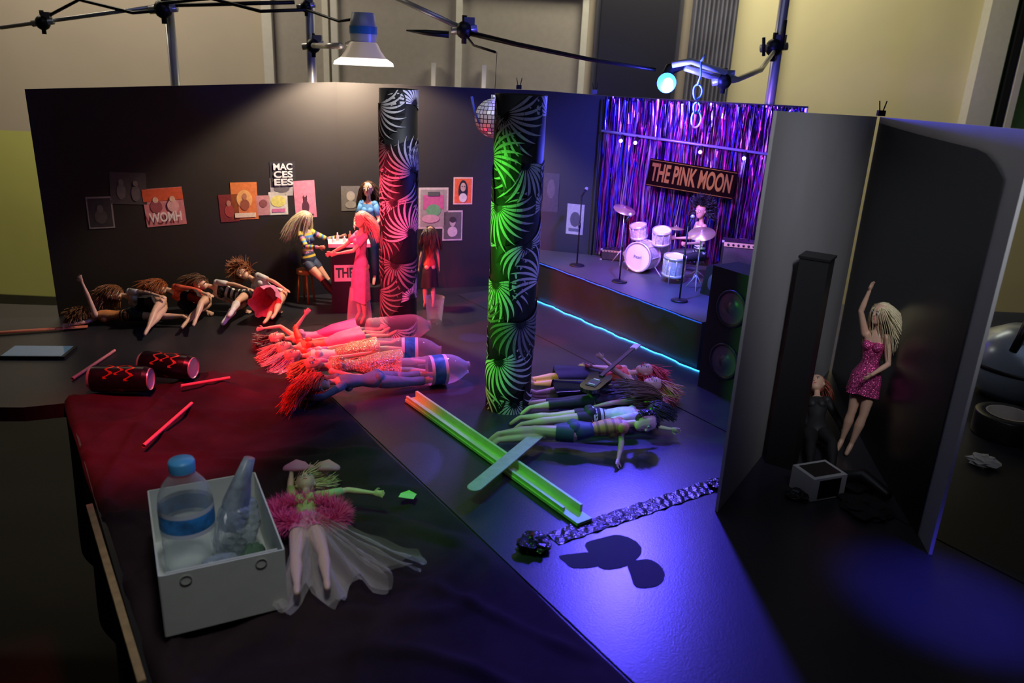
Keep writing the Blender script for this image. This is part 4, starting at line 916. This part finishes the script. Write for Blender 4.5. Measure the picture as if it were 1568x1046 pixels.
# ---------------------------------------------------------------- lights
def light(name,kind,loc,tgt=None,energy=5,color=(1,1,1),size=.02,spot=60,blend=.4,sy=None):
    l=bpy.data.lights.new(name,kind); l.energy=energy; l.color=color
    if kind=='AREA':
        l.size=size
        if sy: l.shape='RECTANGLE'; l.size_y=sy
    else: l.shadow_soft_size=size
    if kind=='SPOT': l.spot_size=math.radians(spot); l.spot_blend=blend
    o=bpy.data.objects.new(name,l); COL.objects.link(o); o.location=V(loc)+V((0,0,TZ))
    if tgt is not None: o.rotation_euler=(V(tgt)-V(loc)).to_track_quat('-Z','Y').to_euler()
    return o
light('warm_lamp_light','SPOT',(-.425,2.155,.642),(-.46,2.35,.20),17,(1,.78,.56),.02,136,.25)
light('red_light','SPOT',(-.95,1.25,.80),(-.36,1.80,.08),75,(1,.03,.05),.02,44,.5)
light('red_light_low','SPOT',(-.55,1.15,.9),(-.66,1.36,0),52,(1,.03,.06),.03,40,.9)
light('pink_column_light','SPOT',(-.80,1.45,.55),(-.32,1.96,.22),28,(1,.06,.14),.02,40,.5)
light('pink_column_front_light','SPOT',(-.25,1.05,.75),(-.29,1.93,.20),42,(1,.05,.16),.02,18,.6)
light('white_column_light','SPOT',(.0,1.5,1.0),(-.27,1.92,.57),15,(.85,.9,1),.02,15,.5)
light('white_ball_light','SPOT',(-.25,1.45,1.0),(-.068,1.95,.565),9,(.85,.9,1),.01,9,.3)
light('red_ball_light','SPOT',(-.45,1.55,.10),(-.068,1.95,.54),5,(1,.08,.08),.01,10,.3)
light('green_light','SPOT',(-.50,1.33,.42),(-.0,1.52,.30),12,(.10,1,.05),.02,56,.35)
light('green_floor_light','SPOT',(-.3,1.0,.9),(-.05,1.22,0),11,(.10,1,.08),.03,40,.9)
light('blue_stage_light','SPOT',(.322,1.885,.640),(.46,2.33,.25),64,(.10,.10,1),.015,110,.4)
light('purple_stage_light','SPOT',(.10,1.85,.60),(.52,2.36,.36),32,(.45,.15,1),.02,52,.5)
light('pink_stage_light','SPOT',(.40,1.75,.58),(.55,2.36,.30),7,(1,.15,.45),.02,50,.6)
light('stage_white_light','SPOT',(.20,1.95,.60),(.45,2.24,.20),5.5,(.70,.75,1),.02,30,.6)
light('banner_warm_light','SPOT',(.46,1.95,.60),(.497,2.345,.384),4,(1,.70,.20),.01,26,.4)  # added unseen warm spot that turns the banner letters golden
light('blue_point_light','POINT',(.322,1.868,.632),None,8,(.08,.08,1),.02)
light('blue_front_light','SPOT',(.322,1.868,.632),(.28,1.00,0),80,(.09,.06,1),.03,42,.95)
light('violet_doll_light','SPOT',(.40,1.25,.9),(.15,1.50,0),9,(.25,.14,1),.03,52,.8)
light('violet_floor_light','SPOT',(.0,1.95,.75),(.04,1.62,0),22,(.26,.14,1),.03,60,.8)
light('blue_floor_light','SPOT',(1.0,.5,1.1),(.62,.93,0),90,(.07,.05,1),.02,14,.9)
for (x,y,e,col) in((-.12,1.63,4,(.15,.1,1)),(-.10,1.95,4,(.15,.1,1)),(.02,1.36,3,(.12,.1,1)),(.02,1.80,2,(.6,.1,.8)),(.10,1.95,2,(1,.1,.2)),(-.17,1.28,2,(.15,.12,1)),(.14,2.22,2,(1,.1,.2))):
    light('ball_reflection_spot','SPOT',(-.068,1.90,.50),(x,y,0.02),e*3,col,.003,9,.4)  # narrow spots added in place of the ball's mirror reflections
light('white_fill_light','SPOT',(.45,.25,1.30),(.60,1.45,.36),32,(.90,.92,1),.12,30,.9)
light('white_box_light','SPOT',(-.1,.5,1.4),(-.33,.90,0),15,(.95,.97,1),.1,24,.9)
light('room_wall_fill_light','AREA',(.8,3.6,1.85),(.9,4.5,.6),32,(1,.92,.68),1.2,sy=.3)  # added unseen area lights that brighten the back wall
light('room_wall_fill_light','AREA',(-2.0,3.3,1.85),(-2.0,4.5,.3),30,(1,.88,.68),1.2,sy=.3)
light('ceiling_fill_light','AREA',(0,1.2,1.95),(0,1.6,0),2.4,(.7,.8,1),1.6,sy=1.6)
w=bpy.data.worlds.new('World'); sc.world=w; w.use_nodes=True; w.node_tree.nodes['Background'].inputs[0].default_value=(.5,.55,.7,1); w.node_tree.nodes['Background'].inputs[1].default_value=.01

# ---------------------------------------------------------------- camera
f_=1829.; th=math.atan(f_/5222.); s_,c_=math.sin(th),math.cos(th); cr,sr=5216/5222.,246/5222.
Xc=V((cr,sr*s_,sr*c_)); Zc=V((0,-c_,s_)); Yc=Zc.cross(Xc)
M=Matrix((Xc,Yc,Zc)).transposed().to_4x4(); M.translation=V((0,0,.68+TZ))
cam=bpy.data.cameras.new('Camera'); co=bpy.data.objects.new('Camera',cam); COL.objects.link(co); co.matrix_world=M
cam.sensor_width=36; cam.lens=28; cam.clip_start=.02; cam.dof.use_dof=True; cam.dof.focus_distance=1.75; cam.dof.aperture_fstop=5.6
sc.camera=co
